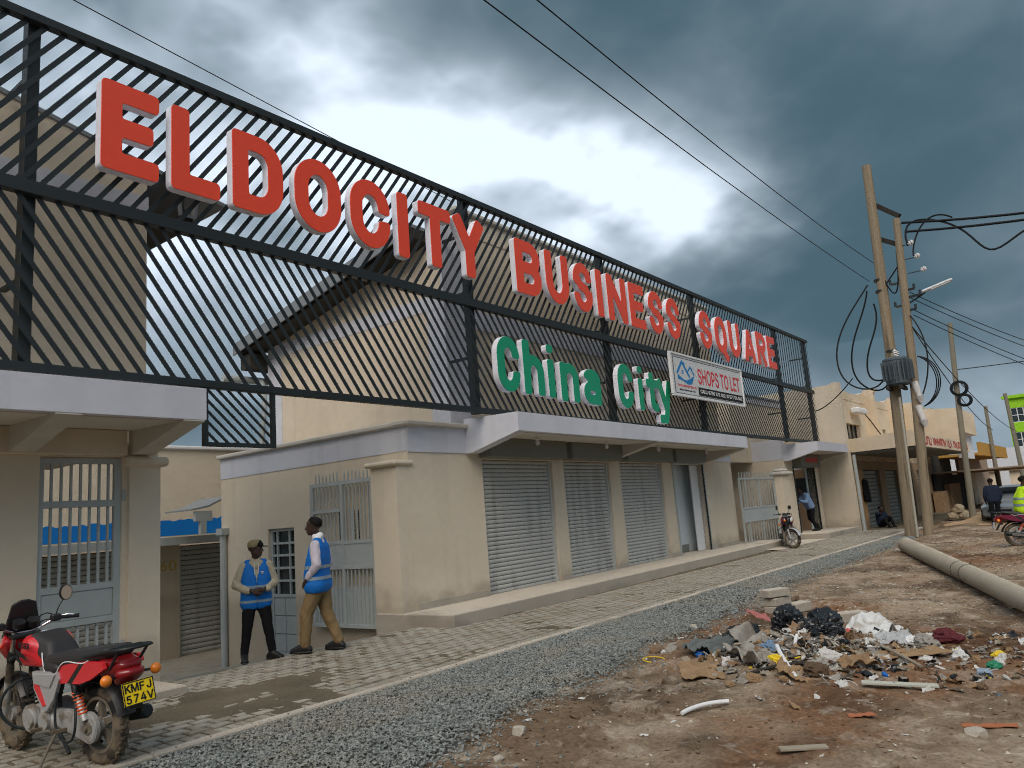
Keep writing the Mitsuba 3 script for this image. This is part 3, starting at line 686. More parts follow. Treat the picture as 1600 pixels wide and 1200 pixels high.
# side alley back and its closed gate
sg = thing('side_alley_gate', 'wide grey spiked gate closed across the side alley behind the small motorcycle', 'gate')
add('frame', [box(24.98, 28.4, 9.84, 9.89, a, b) for a, b in ((2.28, 2.34), (1.30, 1.35), (.86, .91), (.06, .11))] + [box(a, a + .07, 9.84, 9.89, .06, 2.34) for a in (24.98, 25.5, 26.75, 28.33)], GATE, sg)
add('panel', box(25.05, 28.33, 9.86, 9.87, .91, 1.30), GATE, sg)
for k in range(14):
    xx = 25.10 + k * .245
    add('bar', box(xx, xx + .045, 9.872, 9.888, .11, 2.54), GATE, sg)
yb = thing('alley_building', 'plain beige wall closing the side alley behind the spiked gate', 'building')
add('wall', box(24, 34, 13.2, 13.4, -.2, 4.2), BEIGE, yb); add('coping', box(24, 34, 13.12, 13.48, 4.2, 4.3), GREY, yb)
rb2 = thing('rear_building', 'beige pitched block behind the far end of the lattice', 'building')
add('wall', [box(27.6, 33.4, 10.9, 11.1, 3.0, 5.35), wall_yz(Polygon([(11.1, 3.0), (17, 3.0), (17, 5.0), (11.1, 5.35)]), 27.6, 27.8)], BEIGE, rb2); add('band', box(27.55, 33.45, 10.86, 10.895, 5.36, 5.6), GREY, rb2); add('roof', wall_yz(Polygon([(10.8, 5.62), (17.2, 5.1), (17.2, 5.16), (10.8, 5.68)]), 27.4, 33.6), ROOF, rb2)

# --- the cream building with the sheltered front, down the street
cb = thing('canopy_building', 'cream two storey building with scalloped parapet and a deep shaded shop canopy', 'building')
add('party_wall', wall_yz(Polygon([(8.44, -.3), (22, -.3), (22, 6.1), (8.9, 6.1), (8.62, 6.2), (8.44, 6.16)]), 33.6, 33.95), BEIGE, cb)
fa = rect(33.95, 53, 2.9, 5.55).difference(rect(34.5, 36.95, 3.8, 4.52)).difference(rect(38.7, 42.0, 3.8, 4.52))
add('upper_wall', wall_xz(fa, 8.62, 8.9), CREAM, cb)
fins = [38.5, 43.4, 47.4, 52.7]
px = 33.95
for i, fx in enumerate(fins):
    arc = [(px, 5.55)] + [(px + (fx - px) * t, 6.0 - .17 * math.sin(math.pi * min(1, t * 1.0)) + .12 * t) for t in np.linspace(0, 1, 12)] + [(fx, 5.55)]
    add('parapet', wall_xz(Polygon(arc), 8.6, 8.92), CREAM, cb); px = fx
for fx in fins: add('fin', [wall_yz(Polygon([(8.62, 3.7), (8.05, 3.8), (8.2, 6.0), (8.05, 6.22), (8.62, 6.22)]), fx - .16, fx + .16)], CREAM, cb)
for a, b in ((34.5, 36.95), (38.7, 42.0)):
    wn = add('window', [box(a, b, 8.8, 8.82, 3.8, 4.52)], GLASSDARK, cb); add('glazing_bar', [box(t, t + .05, 8.76, 8.80, 3.8, 4.52) for t in np.linspace(a + .2, b - .2, 4)], DARKTIMBER, wn); add('sill', box(a - .05, b + .05, 8.5, 8.76, 3.76, 3.80), CREAM, wn)
em = [LineString([(0, .55), (.2, .12), (.05, -.45)]).buffer(.035), LineString([(0, .55), (-.2, .12), (-.05, -.45)]).buffer(.035), Polygon([(-.09, .12), (0, .3), (.09, .12), (.05, -.3), (-.05, -.3)]).difference(Point(0, .05).buffer(.04))]
add('emblem', tf(wall_xz(unary_union(em), 0, .012), move(40.4, 8.604, 5.15, s=(1.6, 1, 1.0))), NAVY, cb, label='dark diamond shaped painted emblem')
add('canopy', [box(33.96, 46.5, 5.72, 8.6, 3.22, 3.3), wall_yz(Polygon([(5.7, 3.22), (8.6, 3.2), (8.6, 3.74), (5.7, 3.86)]), 33.9, 34.05), box(34.05, 46.5, 5.70, 5.85, 3.16, 3.66)], CREAM, cb)
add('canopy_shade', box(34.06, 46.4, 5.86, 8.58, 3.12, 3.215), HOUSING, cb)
rg = np.random.default_rng(41); gl_ = []; gx_ = 34.4
while gx_ < 46.0:
    wl_ = rg.uniform(.26, .4); st = [LineString([(gx_, 3.26), (gx_, 3.56)])]
    if rg.random() < .8: st.append(LineString([(gx_ + wl_, 3.26), (gx_ + wl_, 3.56)]))
    if rg.random() < .6: st.append(LineString([(gx_, z_ := rg.choice([3.27, 3.41, 3.55])), (gx_ + wl_, z_)]))
    if rg.random() < .4: st.append(LineString([(gx_, 3.55), (gx_ + wl_, 3.27)]))
    gl_.append(unary_union(st).buffer(.042, cap_style='flat')); gx_ += wl_ + (.16 if rg.random() < .85 else .5)
add('sign_lettering', wall_xz(unary_union(gl_), 5.692, 5.699), REDTEXT, cb, label='illegible red painted letters along the canopy edge')
sf = rect(33.95, 53, -.3, 3.2)
for a, b in ((36.2, 39.2), (40.4, 43.0), (44.2, 46.6), (48, 51)): sf = sf.difference(rect(a, b, -.1, 2.5))
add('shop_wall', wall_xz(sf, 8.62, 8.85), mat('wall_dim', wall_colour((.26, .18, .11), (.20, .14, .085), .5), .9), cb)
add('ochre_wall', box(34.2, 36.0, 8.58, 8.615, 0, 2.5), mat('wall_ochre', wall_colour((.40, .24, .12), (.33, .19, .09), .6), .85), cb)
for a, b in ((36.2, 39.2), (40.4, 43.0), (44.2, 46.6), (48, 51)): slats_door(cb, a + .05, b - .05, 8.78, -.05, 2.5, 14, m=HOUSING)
add('floor_slab', box(34, 53, 6.4, 8.6, -.3, -.0), MUD, cb)
add('downpipe', tube([(33.95, 8.34, -.1), (33.95, 8.34, 3.1)], .07, 8), GATE, cb)
cm = thing('street_camera', 'small pale meter box and cable bracket high on the cream parapet', 'box'); add('box', box(35.4, 36.9, 8.2, 8.55, 4.95, 5.2, .05), WHITE, cm); add('cable', tube(spline([(36.6, 8.3, 5.0), (37.4, 8.2, 4.6), (38.6, 8.1, 4.0), (40.5, 8.1, 3.85), (43, 8.3, 4.2)], 20), .025, 5), CABLE, cm)

# --- further down the street
nb = thing('corner_building', 'cream flat roofed block beyond the lettered canopy with yellow boards above it', 'building')
add('wall', wall_yz(Polygon([(6.2, 3.7), (10, 3.7), (10, 6.05), (6.2, 5.75)]), 49, 49.3), CREAM, nb); add('front_wall', wall_xz(rect(49.3, 55, 4.4, 5.75), 6.2, 6.5), CREAM, nb); add('lower_wall', box(50.0, 55, 6.52, 6.7, 3.0, 4.4), PALEWALL, nb); add('ceiling', box(49.4, 55, 6.72, 9.8, 3.6, 3.7), DARKTIMBER, nb); add('shop_front', box(49.4, 62, 8.9, 9.1, -.2, 3.6), DARKTIMBER, nb); add('stall', [box(51, 53, 8.0, 8.5, 0, 1.2), box(54, 58, 8.0, 8.6, 0, 1.6)], CARDBOARD, nb)
yl = thing('yellow_parapet', 'row of yellow painted roof boards behind the cream parapet', 'parapet')
for k, (a, b, z) in enumerate(((0, 1.6, 6.5), (1.6, 3.6, 6.75), (3.6, 6.0, 6.45))): add('board', box(50 + a * 2.0, 50 + b * 2.0, 9.2, 9.4, 5.2, z), YELLOWPAINT if k != 0 else OCHRE, yl)
ob = thing('ochre_canopy_shop', 'far shop under an ochre fronted canopy', 'shop')
add('canopy', [box(57.5, 73, 6.4, 6.6, 3.25, 4.1), box(57.5, 73, 6.6, 9, 3.3, 3.45)], OCHRE, ob); add('wall', box(62, 78, 8.4, 8.6, -.2, 3.5), TILEROOF, ob); add('stall_front', box(63, 66, 7.9, 8.2, 0, 2.4), CREAM, ob)
gb = thing('lime_building', 'bright lime green storeyed building with white framed windows at the street end', 'building')
lw = rect(0, 14, 0, 15).difference(unary_union([rect(.5 + 4.4 * i, 3.2 + 4.4 * i, 3.0 + 4.0 * j, 5.4 + 4.0 * j) for i in range(3) for j in range(3)]))
GM = move(150, 12.1, -.4, math.radians(-92))
add('wall', tf(wall_xz(lw, 0, .4), GM), LIME, gb); add('roof_line', tf(box(-.4, 14.4, -.5, .5, 15, 15.5), GM), LIME, gb); add('side_wall', tf(box(0, .4, .4, 12, 0, 15), GM), LIME, gb)
for i in range(3):
    for j in range(3):
        x0, z0 = .5 + 4.4 * i, 3.0 + 4.0 * j
        wn = add('window', tf(box(x0, x0 + 2.7, .2, .25, z0, z0 + 2.4), GM), GLASSDARK if i != 1 else PALEWALL, gb); add('frame', [tf(box(x0 + t, x0 + t + .12, .1, .2, z0, z0 + 2.4), GM) for t in (0, .86, 1.72, 2.58)] + [tf(box(x0, x0 + 2.7, .1, .2, z0 + t, z0 + t + .1), GM) for t in (0, 1.15, 2.3)], WHITE, wn)
pw = thing('white_building', 'long white low building with a rusty roof below the lime building', 'building')
add('wall', box(118, 119, 5, 26, -.3, 5.6), PALEWALL, pw); add('roof', [box(112, 114, 6, 18, 2.6, 2.8)], TILEROOF, pw); add('stall', [box(112.5, 113, 6.5, 10, 0, 2.6), box(112.5, 113, 11, 14, 0, 2.6)], CREAM, pw)
sk = thing('market_shelter', 'dark low shelter roof beside the parked car', 'shelter')
add('roof', tf(box(0, 14, 0, 5, 2.25, 2.33), move(52, 3.6, 0)), TILEROOF, sk); add('back', box(52, 66, 8.3, 8.5, 0, 2.2), DARK, sk); add('post', [tube([(x_, 3.8, -.1), (x_, 3.8, 2.25)], .06, 6) for x_ in (52.2, 58, 65.8)], TIMBER, sk)
tr = thing('street_tree', 'dark green tree standing before the lime building', 'tree')
add('trunk', tube([(96, 2.6, -.2), (96.2, 2.5, 2.0), (96.4, 2.2, 5)], [.3, .24, .12], 8), TIMBER, tr)
rt = np.random.default_rng(12); c = rt.normal(0, 1, (5200, 3)); c /= np.linalg.norm(c, axis=1, keepdims=True); c *= rt.uniform(.45, 1, (5200, 1)) ** .5 * [2.2, 2.6, 2.9]; c = c[n2(c[:, 0] * 1.0 + 9, c[:, 1] + c[:, 2] * .8, .9, 3) > .43] + [96.3, 1.2, 5.8]
d1 = rt.normal(0, .22, (len(c), 3)); d2 = rt.normal(0, .22, (len(c), 3)); lv = np.stack([c - d1, c + d2, c + d1], 1)
add('crown', trimesh.Trimesh(lv.reshape(-1, 3), np.arange(3 * len(c)).reshape(-1, 3), process=False), LEAF, tr)

# ---------------------------------------------------------------- the lattice and its letters
ls = thing('lattice_screen', 'long black steel lattice of slanted slats on posts above the shop canopies', 'screen')
YS, ZB, ZM, ZT, XL, XE = 9.2, 3.66, 5.75, 7.90, .2, 32.55
add('top_rail', box(XL, XE, YS - .06, YS + .06, ZT - .06, ZT + .05, .006), BLACKSTEEL, ls)
add('middle_rail', box(XL, XE, YS - .06, YS + .06, ZM - .08, ZM + .08, .006), BLACKSTEEL, ls)
add('bottom_rail', box(XL, XE, YS - .06, YS + .06, ZB - .05, ZB + .05, .006), BLACKSTEEL, ls)
for px_ in (.3, 3.30, 11.07, 16.24, 21.6, 28.95, 32.5):
    w_ = .07 if px_ > 1 else .05
    add('post', box(px_ - w_, px_ + w_, YS + .065, YS + .22, ZB - .05, ZT + (.14 if 4 < px_ < 30 else .02), .006), BLACKSTEEL, ls)
    for z_ in (4.7, 6.0, 7.2): add('bracket', box(px_ - .03, px_ + .03, YS + .222, YS + .76, z_, z_ + .05), BLACKSTEEL, ls)


def slat(x, z0, z1, up):
    """One flat slat cut to the rails: rising to the right above, falling to the right below."""
    dz = z1 - z0; dx = dz / math.tan(math.radians(54.0)); t = .06 / math.sin(math.radians(54.0)) / 2
    a, b = (x, x + dx) if up else (x + dx, x)
    q = Polygon([(a - t, z0), (a + t, z0), (b + t, z1), (b - t, z1)]).intersection(rect(XL + .02, XE - .02, z0, z1))
    return wall_xz(q, YS - .005, YS + .005) if polys(q) and q.area > .01 else None


for up, z0, z1 in ((True, ZM + .08, ZT - .06), (False, ZB + .05, ZM - .08)):
    x_ = XL - 1.7 if up else XL - 1.7
    while x_ < XE:
        s_ = slat(x_ + (.1 if up else .07), z0, z1, up)
        if s_ is not None: add('slat', s_, BLACKSTEEL, ls)
        x_ += .2085
# the small grille hanging under it over the alley mouth
hg = thing('hanging_grille', 'small black slatted grille hung below the lattice over the alley mouth', 'grille')
add('frame', [box(5.39, 5.45, YS - .03, YS + .03, 2.84, 3.60), box(6.42, 6.48, YS - .03, YS + .03, 2.84, 3.60), box(5.45, 6.42, YS - .03, YS + .03, 2.84, 2.895)], BLACKSTEEL, hg)
for k in range(-5, 11):
    x_ = 5.45 + k * .155; q = Polygon([(x_ - .022, 3.6), (x_ + .022, 3.6), (x_ + .78, 2.9), (x_ + .736, 2.9)]).intersection(rect(5.452, 6.418, 2.897, 3.598))
    if polys(q) and q.area > .004: add('slat', wall_xz(q, YS - .012, YS + .012), BLACKSTEEL, hg)


# letters: each a painted face on a pale return, standing off the slats
def arc(cx, cz, r1, r2, a0, a1, n=14):
    t = np.radians(np.linspace(a0, a1, n)); return list(zip(cx + r1 * np.cos(t), cz + r2 * np.sin(t)))


def glyph(ch, w, h, s):
    a, b, c, d = s / 2, w - s / 2, s / 2, h - s / 2; m = h / 2; r = min((b - a) / 2, .36 * w + .02); rz = r * 1.15
    L = lambda *p: [LineString(p)]
    loop = [(a, m)] + arc(a + r, d - rz, r, rz, 180, 90) + arc(b - r, d - rz, r, rz, 90, 0) + arc(b - r, c + rz, r, rz, 0, -90) + arc(a + r, c + rz, r, rz, 270, 180) + [(a, m)]
    if ch == 'E': g = L((a, 0), (a, h)) + L((0, d), (w, d)) + L((0, m), (w * .9, m)) + L((0, c), (w, c))
    elif ch == 'L': g = L((a, 0), (a, h)) + L((0, c), (w, c))
    elif ch == 'D': g = L((a, 0), (a, h)) + L(*([(0, d)] + arc(b - r, d - rz, r, rz, 90, 0) + arc(b - r, c + rz, r, rz, 0, -90) + [(0, c)]))
    elif ch == 'O': g = L(*loop)
    elif ch == 'Q': g = L(*loop) + L((w * .52, s * .9), (w * .98, -.16 * h))
    elif ch == 'C': g = L(*(arc(b - r, d - rz, r, rz, -8, 90) + arc(a + r, d - rz, r, rz, 90, 180) + arc(a + r, c + rz, r, rz, 180, 270) + arc(b - r, c + rz, r, rz, 270, 368)))
    elif ch == 'U': g = L(*([(a, h)] + arc(a + r, c + rz, r, rz, 180, 270) + arc(b - r, c + rz, r, rz, 270, 360) + [(b, h)]))
    elif ch == 'I': g = L((w / 2, 0), (w / 2, h))
    elif ch == 'T': g = L((0, d), (w, d)) + L((w / 2, 0), (w / 2, h))
    elif ch == 'Y': g = L((a, h), (w / 2, m * .92)) + L((b, h), (w / 2, m * .92)) + L((w / 2, 0), (w / 2, m))
    elif ch == 'B': g = L((a, 0), (a, h)) + L(*([(0, d)] + arc(b - r * .8 - .02, (d + m) / 2, r * .8, (d - m) / 2, 90, -90) + [(0, m)])) + L(*([(0, m)] + arc(b - r * .8, (c + m) / 2, r * .8, (m - c) / 2, 90, -90) + [(0, c)]))
    elif ch == 'R': g = L((a, 0), (a, h)) + L(*([(0, d)] + arc(b - r * .8, (d + m) / 2, r * .8, (d - m) / 2, 90, -90) + [(0, m)])) + L((w * .45, m), (b, 0))
    elif ch == 'S': g = L(*(arc(b - r, d - rz, r, rz, 0, 90) + arc(a + r, d - rz, r, rz, 90, 180, 8) + [(a + .02, m + .2 * h), (w * .35, m + .03 * h), (w * .65, m - .03 * h), (b - .02, m - .2 * h)] + arc(b - r, c + rz, r, rz, 0, -90, 8) + arc(a + r, c + rz, r, rz, 270, 180)))
    elif ch == 'N': g = L((a, 0), (a, h)) + L((b, 0), (b, h)) + L((a, h - .1), (b, .1))
    elif ch == 'A': g = L((a * .9, 0), (w / 2, h - s * .35)) + L((w - a * .9, 0), (w / 2, h - s * .35)) + L((w * .22, h * .27), (w * .78, h * .27))
    elif ch == 'h': g = L((a, 0), (a, h)) + L(*([(a, h * .45)] + arc(w / 2, h * .42, b - w / 2, h * .22, 170, 0) + [(b, 0)]))
    elif ch == 'n': g = L((a, 0), (a, h)) + L(*([(a, h * .6)] + arc(w / 2, h * .6, b - w / 2, h - s / 2 - h * .6, 170, 0) + [(b, 0)]))
    elif ch == 'i': g = L((w / 2, 0), (w / 2, h * .72))
    elif ch == 'a': g = L(*(arc(w / 2, h * .68, b - w / 2, d - h * .68, 170, 0) + [(b, 0)])) + L(*arc(w / 2, h * .33, b - w / 2, h * .33 - c, 0, 360, 30))
    elif ch == 't': g = L(*([(w * .42, h)] + arc(w * .42 + .16 * w + .1, c + .12, .16 * w + .1, .12, 180, 290))) + L((0, h * .72), (w, h * .72))
    elif ch == 'y': g = L((a, h), (w * .55, h * .34)) + L((b, h), (w * .48, c), (w * .05, c))
    p = unary_union([q.buffer(s / 2, cap_style='flat', join_style='round') for q in g])
    if ch == 'i': p = p.union(rect(w / 2 - s / 2, w / 2 + s / 2, h * .85, h))
    p = p.buffer(-.06).buffer(.06); rr_ = .03; return p.buffer(rr_).buffer(-rr_)


def letter(ch, x0, x1, z0, z1, s, m, label, group):
    p = glyph(ch, x1 - x0, z1 - z0, s).simplify(.002)
    k = thing('sign_letter', label, 'letter', group); M = move(x0, 0, z0)
    add('face', tf(wall_xz(p, 8.985, 9.0), M), m, k); add('return', tf(wall_xz(p.buffer(.006), 9.0, 9.125), M), RETURN, k)


ORD = ['first', 'second', 'third', 'fourth', 'fifth', 'sixth', 'seventh', 'eighth']
words = [('ELDOCITY', 'long', [(3.96, 4.68), (4.85, 5.54), (5.74, 6.57), (6.78, 7.66), (7.86, 8.72), (8.89, 9.18), (9.43, 10.27), (10.31, 11.28)]),
         ('BUSINESS', 'middle', [(12.24, 13.12), (13.32, 14.2), (14.42, 15.2), (15.4, 15.69), (15.92, 16.84), (17.02, 17.8), (18.05, 18.85), (19.1, 19.9)]),
         ('SQUARE', 'last', [(21.25, 22.1), (22.38, 23.27), (23.5, 24.4), (24.75, 25.75), (25.95, 26.85), (27.02, 27.82)])]
for word, wh, spans in words:
    for i, (ch, (a, b)) in enumerate(zip(word, spans)):
        letter(ch, a, b, 6.18, 7.36, .25 if ch not in 'S' else .23, RED, f'red letter {ch}, {ORD[i]} letter of the {wh} red word', 'red letters on the lattice')
for i, (ch, a, b, z0, z1) in enumerate((('C', 11.4, 12.1, 4.05, 5.16), ('h', 12.24, 12.93, 4.05, 5.18), ('i', 13.07, 13.33, 4.04, 5.18), ('n', 13.55, 14.25, 4.0, 4.86), ('a', 14.46, 15.17, 4.0, 4.82))):
    letter(ch, a, b, z0, z1, .22, GREEN, f'green letter {ch}, {ORD[i]} letter of the first green word', 'green letters on the lattice')
for i, (ch, a, b, z0, z1) in enumerate((('C', 16.02, 16.72, 4.02, 5.12), ('i', 17.0, 17.27, 4.02, 5.14), ('t', 17.46, 18.12, 4.02, 5.04), ('y', 18.02, 18.86, 3.74, 4.9))):
    letter(ch, a, b, z0, z1, .22, GREEN, f'green letter {ch}, {ORD[i]} letter of the second green word', 'green letters on the lattice')

# the letting board fixed on the lattice
bd = thing('letting_board', 'white framed board lettered SHOPS TO LET, fixed on the lattice near its far end', 'sign')
YB = 8.80
bx0, bx1, bz0, bz1 = 18.6, 23.55, 4.54, 5.64
add('board', box(bx0, bx1, YB, YB + .03, bz0, bz1), mat('board_white', (.60, .62, .62), .5), bd)
for q in (box(bx0 - .03, bx1 + .03, YB - .03, YB + .05, bz1 + .002, bz1 + .05), box(bx0 - .03, bx1 + .03, YB - .03, YB + .05, bz0 - .05, bz0 - .002), box(bx0 - .05, bx0 - .002, YB - .03, YB + .05, bz0, bz1), box(bx1 + .002, bx1 + .05, YB - .03, YB + .05, bz0, bz1)): add('frame', q, WHITE, bd)
for q in (box(bx0 + .12, bx1 - .12, YB - .004, YB - .001, bz1 - .075, bz1 - .06), box(bx0 + .12, bx0 + .15, YB - .004, YB - .001, bz0 + .05, bz1 - .08), box(bx0 + .12, bx1 - .12, YB - .004, YB - .001, bz0 + .03, bz0 + .045)): add('rule', q, INK, bd)
add('headline', put('SHOPS TO LET', 20.25, 4.93, 3.1, .46, YB - .001, .004), mat('print_red', (.60, .05, .06), .5), bd, join=True)
add('strip', box(20.2, 23.50, YB - .004, YB - .001, 4.60, 4.84), INK, bd); add('strip_text', put('CALL: 0750 172 012, 0717 716 541', 20.32, 4.655, 3.1, .13, YB - .005, .004), WHITE, bd)
logo = [LineString([(0, 0), (.33, .36), (.72, -.06)]).buffer(.045, join_style='mitre'), rect(.44, .5, .22, .36), LineString([(.68, .1), (.84, .24), (1.05, .0)]).buffer(.03, join_style='mitre'), rect(.93, .97, .12, .22), rect(.27, .32, .05, .1), rect(.335, .385, .05, .1), rect(.27, .32, -.02, .03), rect(.335, .385, -.02, .03),
        Polygon([(0, -.2)] + [(t, -.12 - .14 * math.sin(t * 5.2 - .9) * .6) for t in np.linspace(0, 1.05, 16)] + [(.86, -.3), (.6, -.33), (.3, -.24)]).buffer(0)]
add('logo', tf(wall_xz(unary_union(logo), -.004, -.001), move(18.95, YB, 5.15, s=(1.0, 1, .9))), mat('print_blue', (.02, .20, .48), .5), bd, join=True)
add('name_text', put('TOTAL PROPERTIES LTD', 18.88, 4.76, 1.2, .07, YB - .001, .004), mat('print_red2', (.60, .05, .06), .5), bd); add('motto_text', put('Where Dreams Come True', 18.98, 4.66, 1.0, .05, YB - .001, .004), INK, bd)
add('stay', [bar((20.4, YB + .03, 5.62), (20.4, YS, 5.72), .04), bar((22.6, YB + .03, 5.62), (22.6, YS, 5.72), .04), bar((20.9, YB + .03, 4.56), (20.9, YS, 4.2), .04)], BLACKSTEEL, bd)

# ---------------------------------------------------------------- poles, wires, the fallen pole
def pole(a, b, r0, r1, label, group=None, m=TIMBER, bend=.05, name='timber_pole', seed=0):
    k = thing(name, label, 'pole', group); a, b = np.array(a, float), np.array(b, float); t = np.linspace(0, 1, 14)[:, None]
    rg_ = np.random.default_rng(seed); p = a + (b - a) * t + np.c_[np.sin(t * 4 + seed) * bend, np.cos(t * 3.1 + seed) * bend, t * 0]
    add('shaft', tube(p, np.linspace(r0, r1, 14) * (1 + rg_.normal(0, .02, 14)), 14), m, k, smooth=40); return k


p1 = pole((28.55, 5.58, -.3), (28.6, 5.16, 13.0), .20, .155, 'tallest weathered timber pole, front one of the pair carrying a transformer', seed=1)
p2 = pole((28.55, 5.12, -.3), (28.40, 4.42, 10.75), .165, .12, 'shorter timber pole of the transformer pair, with insulators and lamp', seed=2)
for a, b in (((28.75, 5.15, 11.62), (28.50, 4.35, 10.85)), ((28.75, 5.2, 10.35), (28.48, 4.5, 9.85))): add('crossarm', bar(a, b, .14, .16), DARKTIMBER, p1)
for z_ in (8.75, 8.35, 6.2): add('band', tube([(28.58, 5.3, z_), (28.58, 5.3, z_ + .08)], .20, 12), BLACKSTEEL, p1)
for k, z_ in enumerate((9.75, 9.35, 8.95)):
    i_ = add('insulator', lathe([(0, 0), (.05, 0), (.05, .04), (.1, .05), (.05, .1), (.1, .12), (.05, .18), (0, .18)], 12), PORCELAIN, p2, T=move(28.35, 4.2 - .12 * k, z_ - .1 * k, rx=1.2)); add('pin', bar((28.35, 4.4 - .02 * k, z_ - .1 * k), (28.35, 4.14 - .12 * k, z_ - .1 * k), .025), BLACKSTEEL, i_)
for k, (z_, dy) in enumerate(((8.2, -.35), (7.95, -.5), (7.7, .3), (8.5, .35), (7.5, -.3))):
    add('side_arm', [bar((28.4, 4.6, z_), (28.35, 4.6 + dy, z_), .07), tube([(28.35, 4.6 + dy, z_), (28.35, 4.6 + dy, z_ + .16)], .04, 8)], BLACKSTEEL, p2)
for z_ in (4.55, 3.75):
    add('fuse_holder', [tube([(28.35, 4.72, z_ + .5), (28.3, 4.62, z_)], [.12, .08], 10), tube([(28.3, 4.62, z_), (28.32, 4.6, z_ - .22)], [.13, .05], 10)], PORCELAIN, p2)
tf_ = thing('transformer', 'grey pole mounted transformer tank hung between the two tall timber poles', 'transformer')
add('tank', lathe([(0, 0), (.34, 0), (.40, .05), (.40, .86), (.42, .88), (.42, .95), (.34, 1.0), (0, 1.02)], 24), TRANSFORMER, tf_, smooth=40, T=move(28.2, 5.16, 5.0, s=(.95, .95, .95)))
for a_ in (-.15, .15): add('bushing', lathe([(0, 0), (.06, 0), (.05, .05), (.09, .07), (.05, .12), (.08, .14), (.03, .2), (0, .24)], 10), PORCELAIN, tf_, T=move(28.2 + a_, 5.1, 6.0))
for k in range(9): a_ = math.pi * (.75 + k * .085); add('cooling_fin', tf(box(.42, .55, -.01, .01, .15, .8), move(28.2, 5.16, 5.0, a_)), TRANSFORMER, tf_)
add('platform', [box(27.8, 28.7, 5.0, 5.1, 4.86, 4.98), box(27.8, 28.7, 5.4, 5.5, 4.86, 4.98)], DARKTIMBER, tf_)
sl = thing('street_lamp', 'slim white street lamp on a short arm near the top of the shorter timber pole', 'lamp')
add('arm', tube(spline([(28.4, 4.6, 7.7), (28.4, 4.25, 7.85), (28.4, 3.95, 8.0)], 8), .03, 8), BLACKSTEEL, sl); add('head', tf(box(-.08, .08, -.48, .48, -.04, .05, .03), move(28.42, 3.58, 8.14, rx=-.22)), WHITE, sl); add('diffuser', tf(box(-.06, .06, -.4, .2, -.055, -.042), move(28.42, 3.58, 8.14, rx=-.22)), LENS, sl)
p3 = pole((39.05, 5.14, -.3), (39.12, 4.66, 8.76), .14, .10, 'slim timber pole with rings of coiled cable, beyond the transformer pair', seed=4, m=mat('pole_grey', (.22, .20, .15), .85))
for z_, r_ in ((5.75, .26), (5.2, .2)):
    for k in range(4): t_ = np.linspace(0, 2 * math.pi, 22); add('cable_coil', tube(np.c_[38.88 + .02 * k + 0 * t_, 4.75 - (.14 if z_ < 5.5 else 0) + (r_ + .03 * k) * np.cos(t_), z_ + (r_ + .025 * k) * np.sin(t_)], .022, 6), CABLE, p3, join=True)
pole((62.0, 6.15, -.3), (62, 6.2, 6.7), .16, .11, 'bare grey pole further down the street before the ochre canopy', m='mat_pole_grey', seed=5)
pole((75.0, 5.6, -.3), (75, 6.0, 8.6), .2, .14, 'far grey pole standing before the lime green building', m='mat_pole_grey', seed=6)


def wire(pts, r, label, group=None, drop=None, name='overhead_wire'):
    p = sag(pts[0], pts[1], drop) if drop is not None else spline(pts, 30)
    add(name, tube(p, r, 5), CABLE, label=label, cat='wire', group=group)


wire([(28.5, 5.4, 9.44), (-18, 4.4, 8.6)], .011, 'upper long wire running from the tallest pole out over the street', drop=.75)
wire([(28.5, 5.62, 8.82), (-18, 5.0, 8.6)], .011, 'lower long wire running from the tallest pole out over the street', drop=.55)
wire([(-6, 9.6, 9.6), (11.4, 9.92, 8.2)], .008, 'thin wire crossing above the top of the lattice', drop=.0)
for k, (a, b, d) in enumerate((((28.35, 4.3, 10.55), (28.7, -9, 9.5), .55), ((28.35, 4.2, 10.2), (28.7, -9, 9.45), .5))): wire([a, b], .045, ('upper' if k == 0 else 'lower') + ' heavy black cable leaving the transformer poles across the street', drop=d)
wire([(28.35, 4.22, 9.7), (28.35, 3.9, 10.5), (28.4, 3.2, 10.3), (28.45, 2.4, 9.55), (28.5, 1.9, 8.95), (28.55, 1.2, 9.2), (28.6, .2, 9.2)], .035, 'slack loop of black cable hanging below the heavy street cables')
wire([(28.34, 4.1, 9.3), (28.35, 3.85, 10.1), (28.36, 3.5, 10.45), (28.4, 2.8, 10.3)], .03, 'curved jumper cable rising from the insulators on the shorter pole')
for k, (z0, y1, z1) in enumerate(((8.1, .6, 6.6), (7.9, .2, 6.0), (7.5, .3, 5.4), (7.3, .0, 4.9))): wire([(28.35, 4.4, z0), (42, y1 - 1.6, z1 - .6)], .014, f'thin service wire leaving the shorter pole towards the far side, {ORD[k]} from the top', drop=.3)
for k, (y0, a, b) in enumerate(((4.62, 7.2, (62, 6.0, 5.0)), (4.5, 6.9, (75, 5.6, 5.4)))): wire([(28.35, y0, a), b], .02, ('nearer' if k == 0 else 'farther') + ' wire sloping down from the shorter pole along the street', drop=.6)
wire([(39.0, 4.7, 6.6), (39.5, -8, 6.9)], .02, 'level wire leaving the coil hung pole across the street', drop=.2)
for k, q in enumerate(([(28.5, 5.7, 8.7), (28.3, 6.5, 7.6), (28.2, 7.0, 6.2), (28.2, 6.7, 5.3), (28.3, 6.0, 5.05), (28.4, 5.6, 5.4)], [(28.5, 5.75, 8.5), (28.4, 6.1, 7.5), (28.3, 6.5, 6.4), (28.3, 6.3, 5.2), (28.35, 5.8, 4.95), (28.4, 5.5, 5.2)], [(28.5, 5.6, 8.0), (28.4, 5.7, 7.0), (28.3, 6.05, 6.0), (28.3, 6.0, 5.4), (28.4, 5.6, 5.3)])):
    wire(q, .03, ('widest', 'middle', 'narrowest')[k] + ' loop of black cable drooping beside the tallest pole', name='hanging_cable')
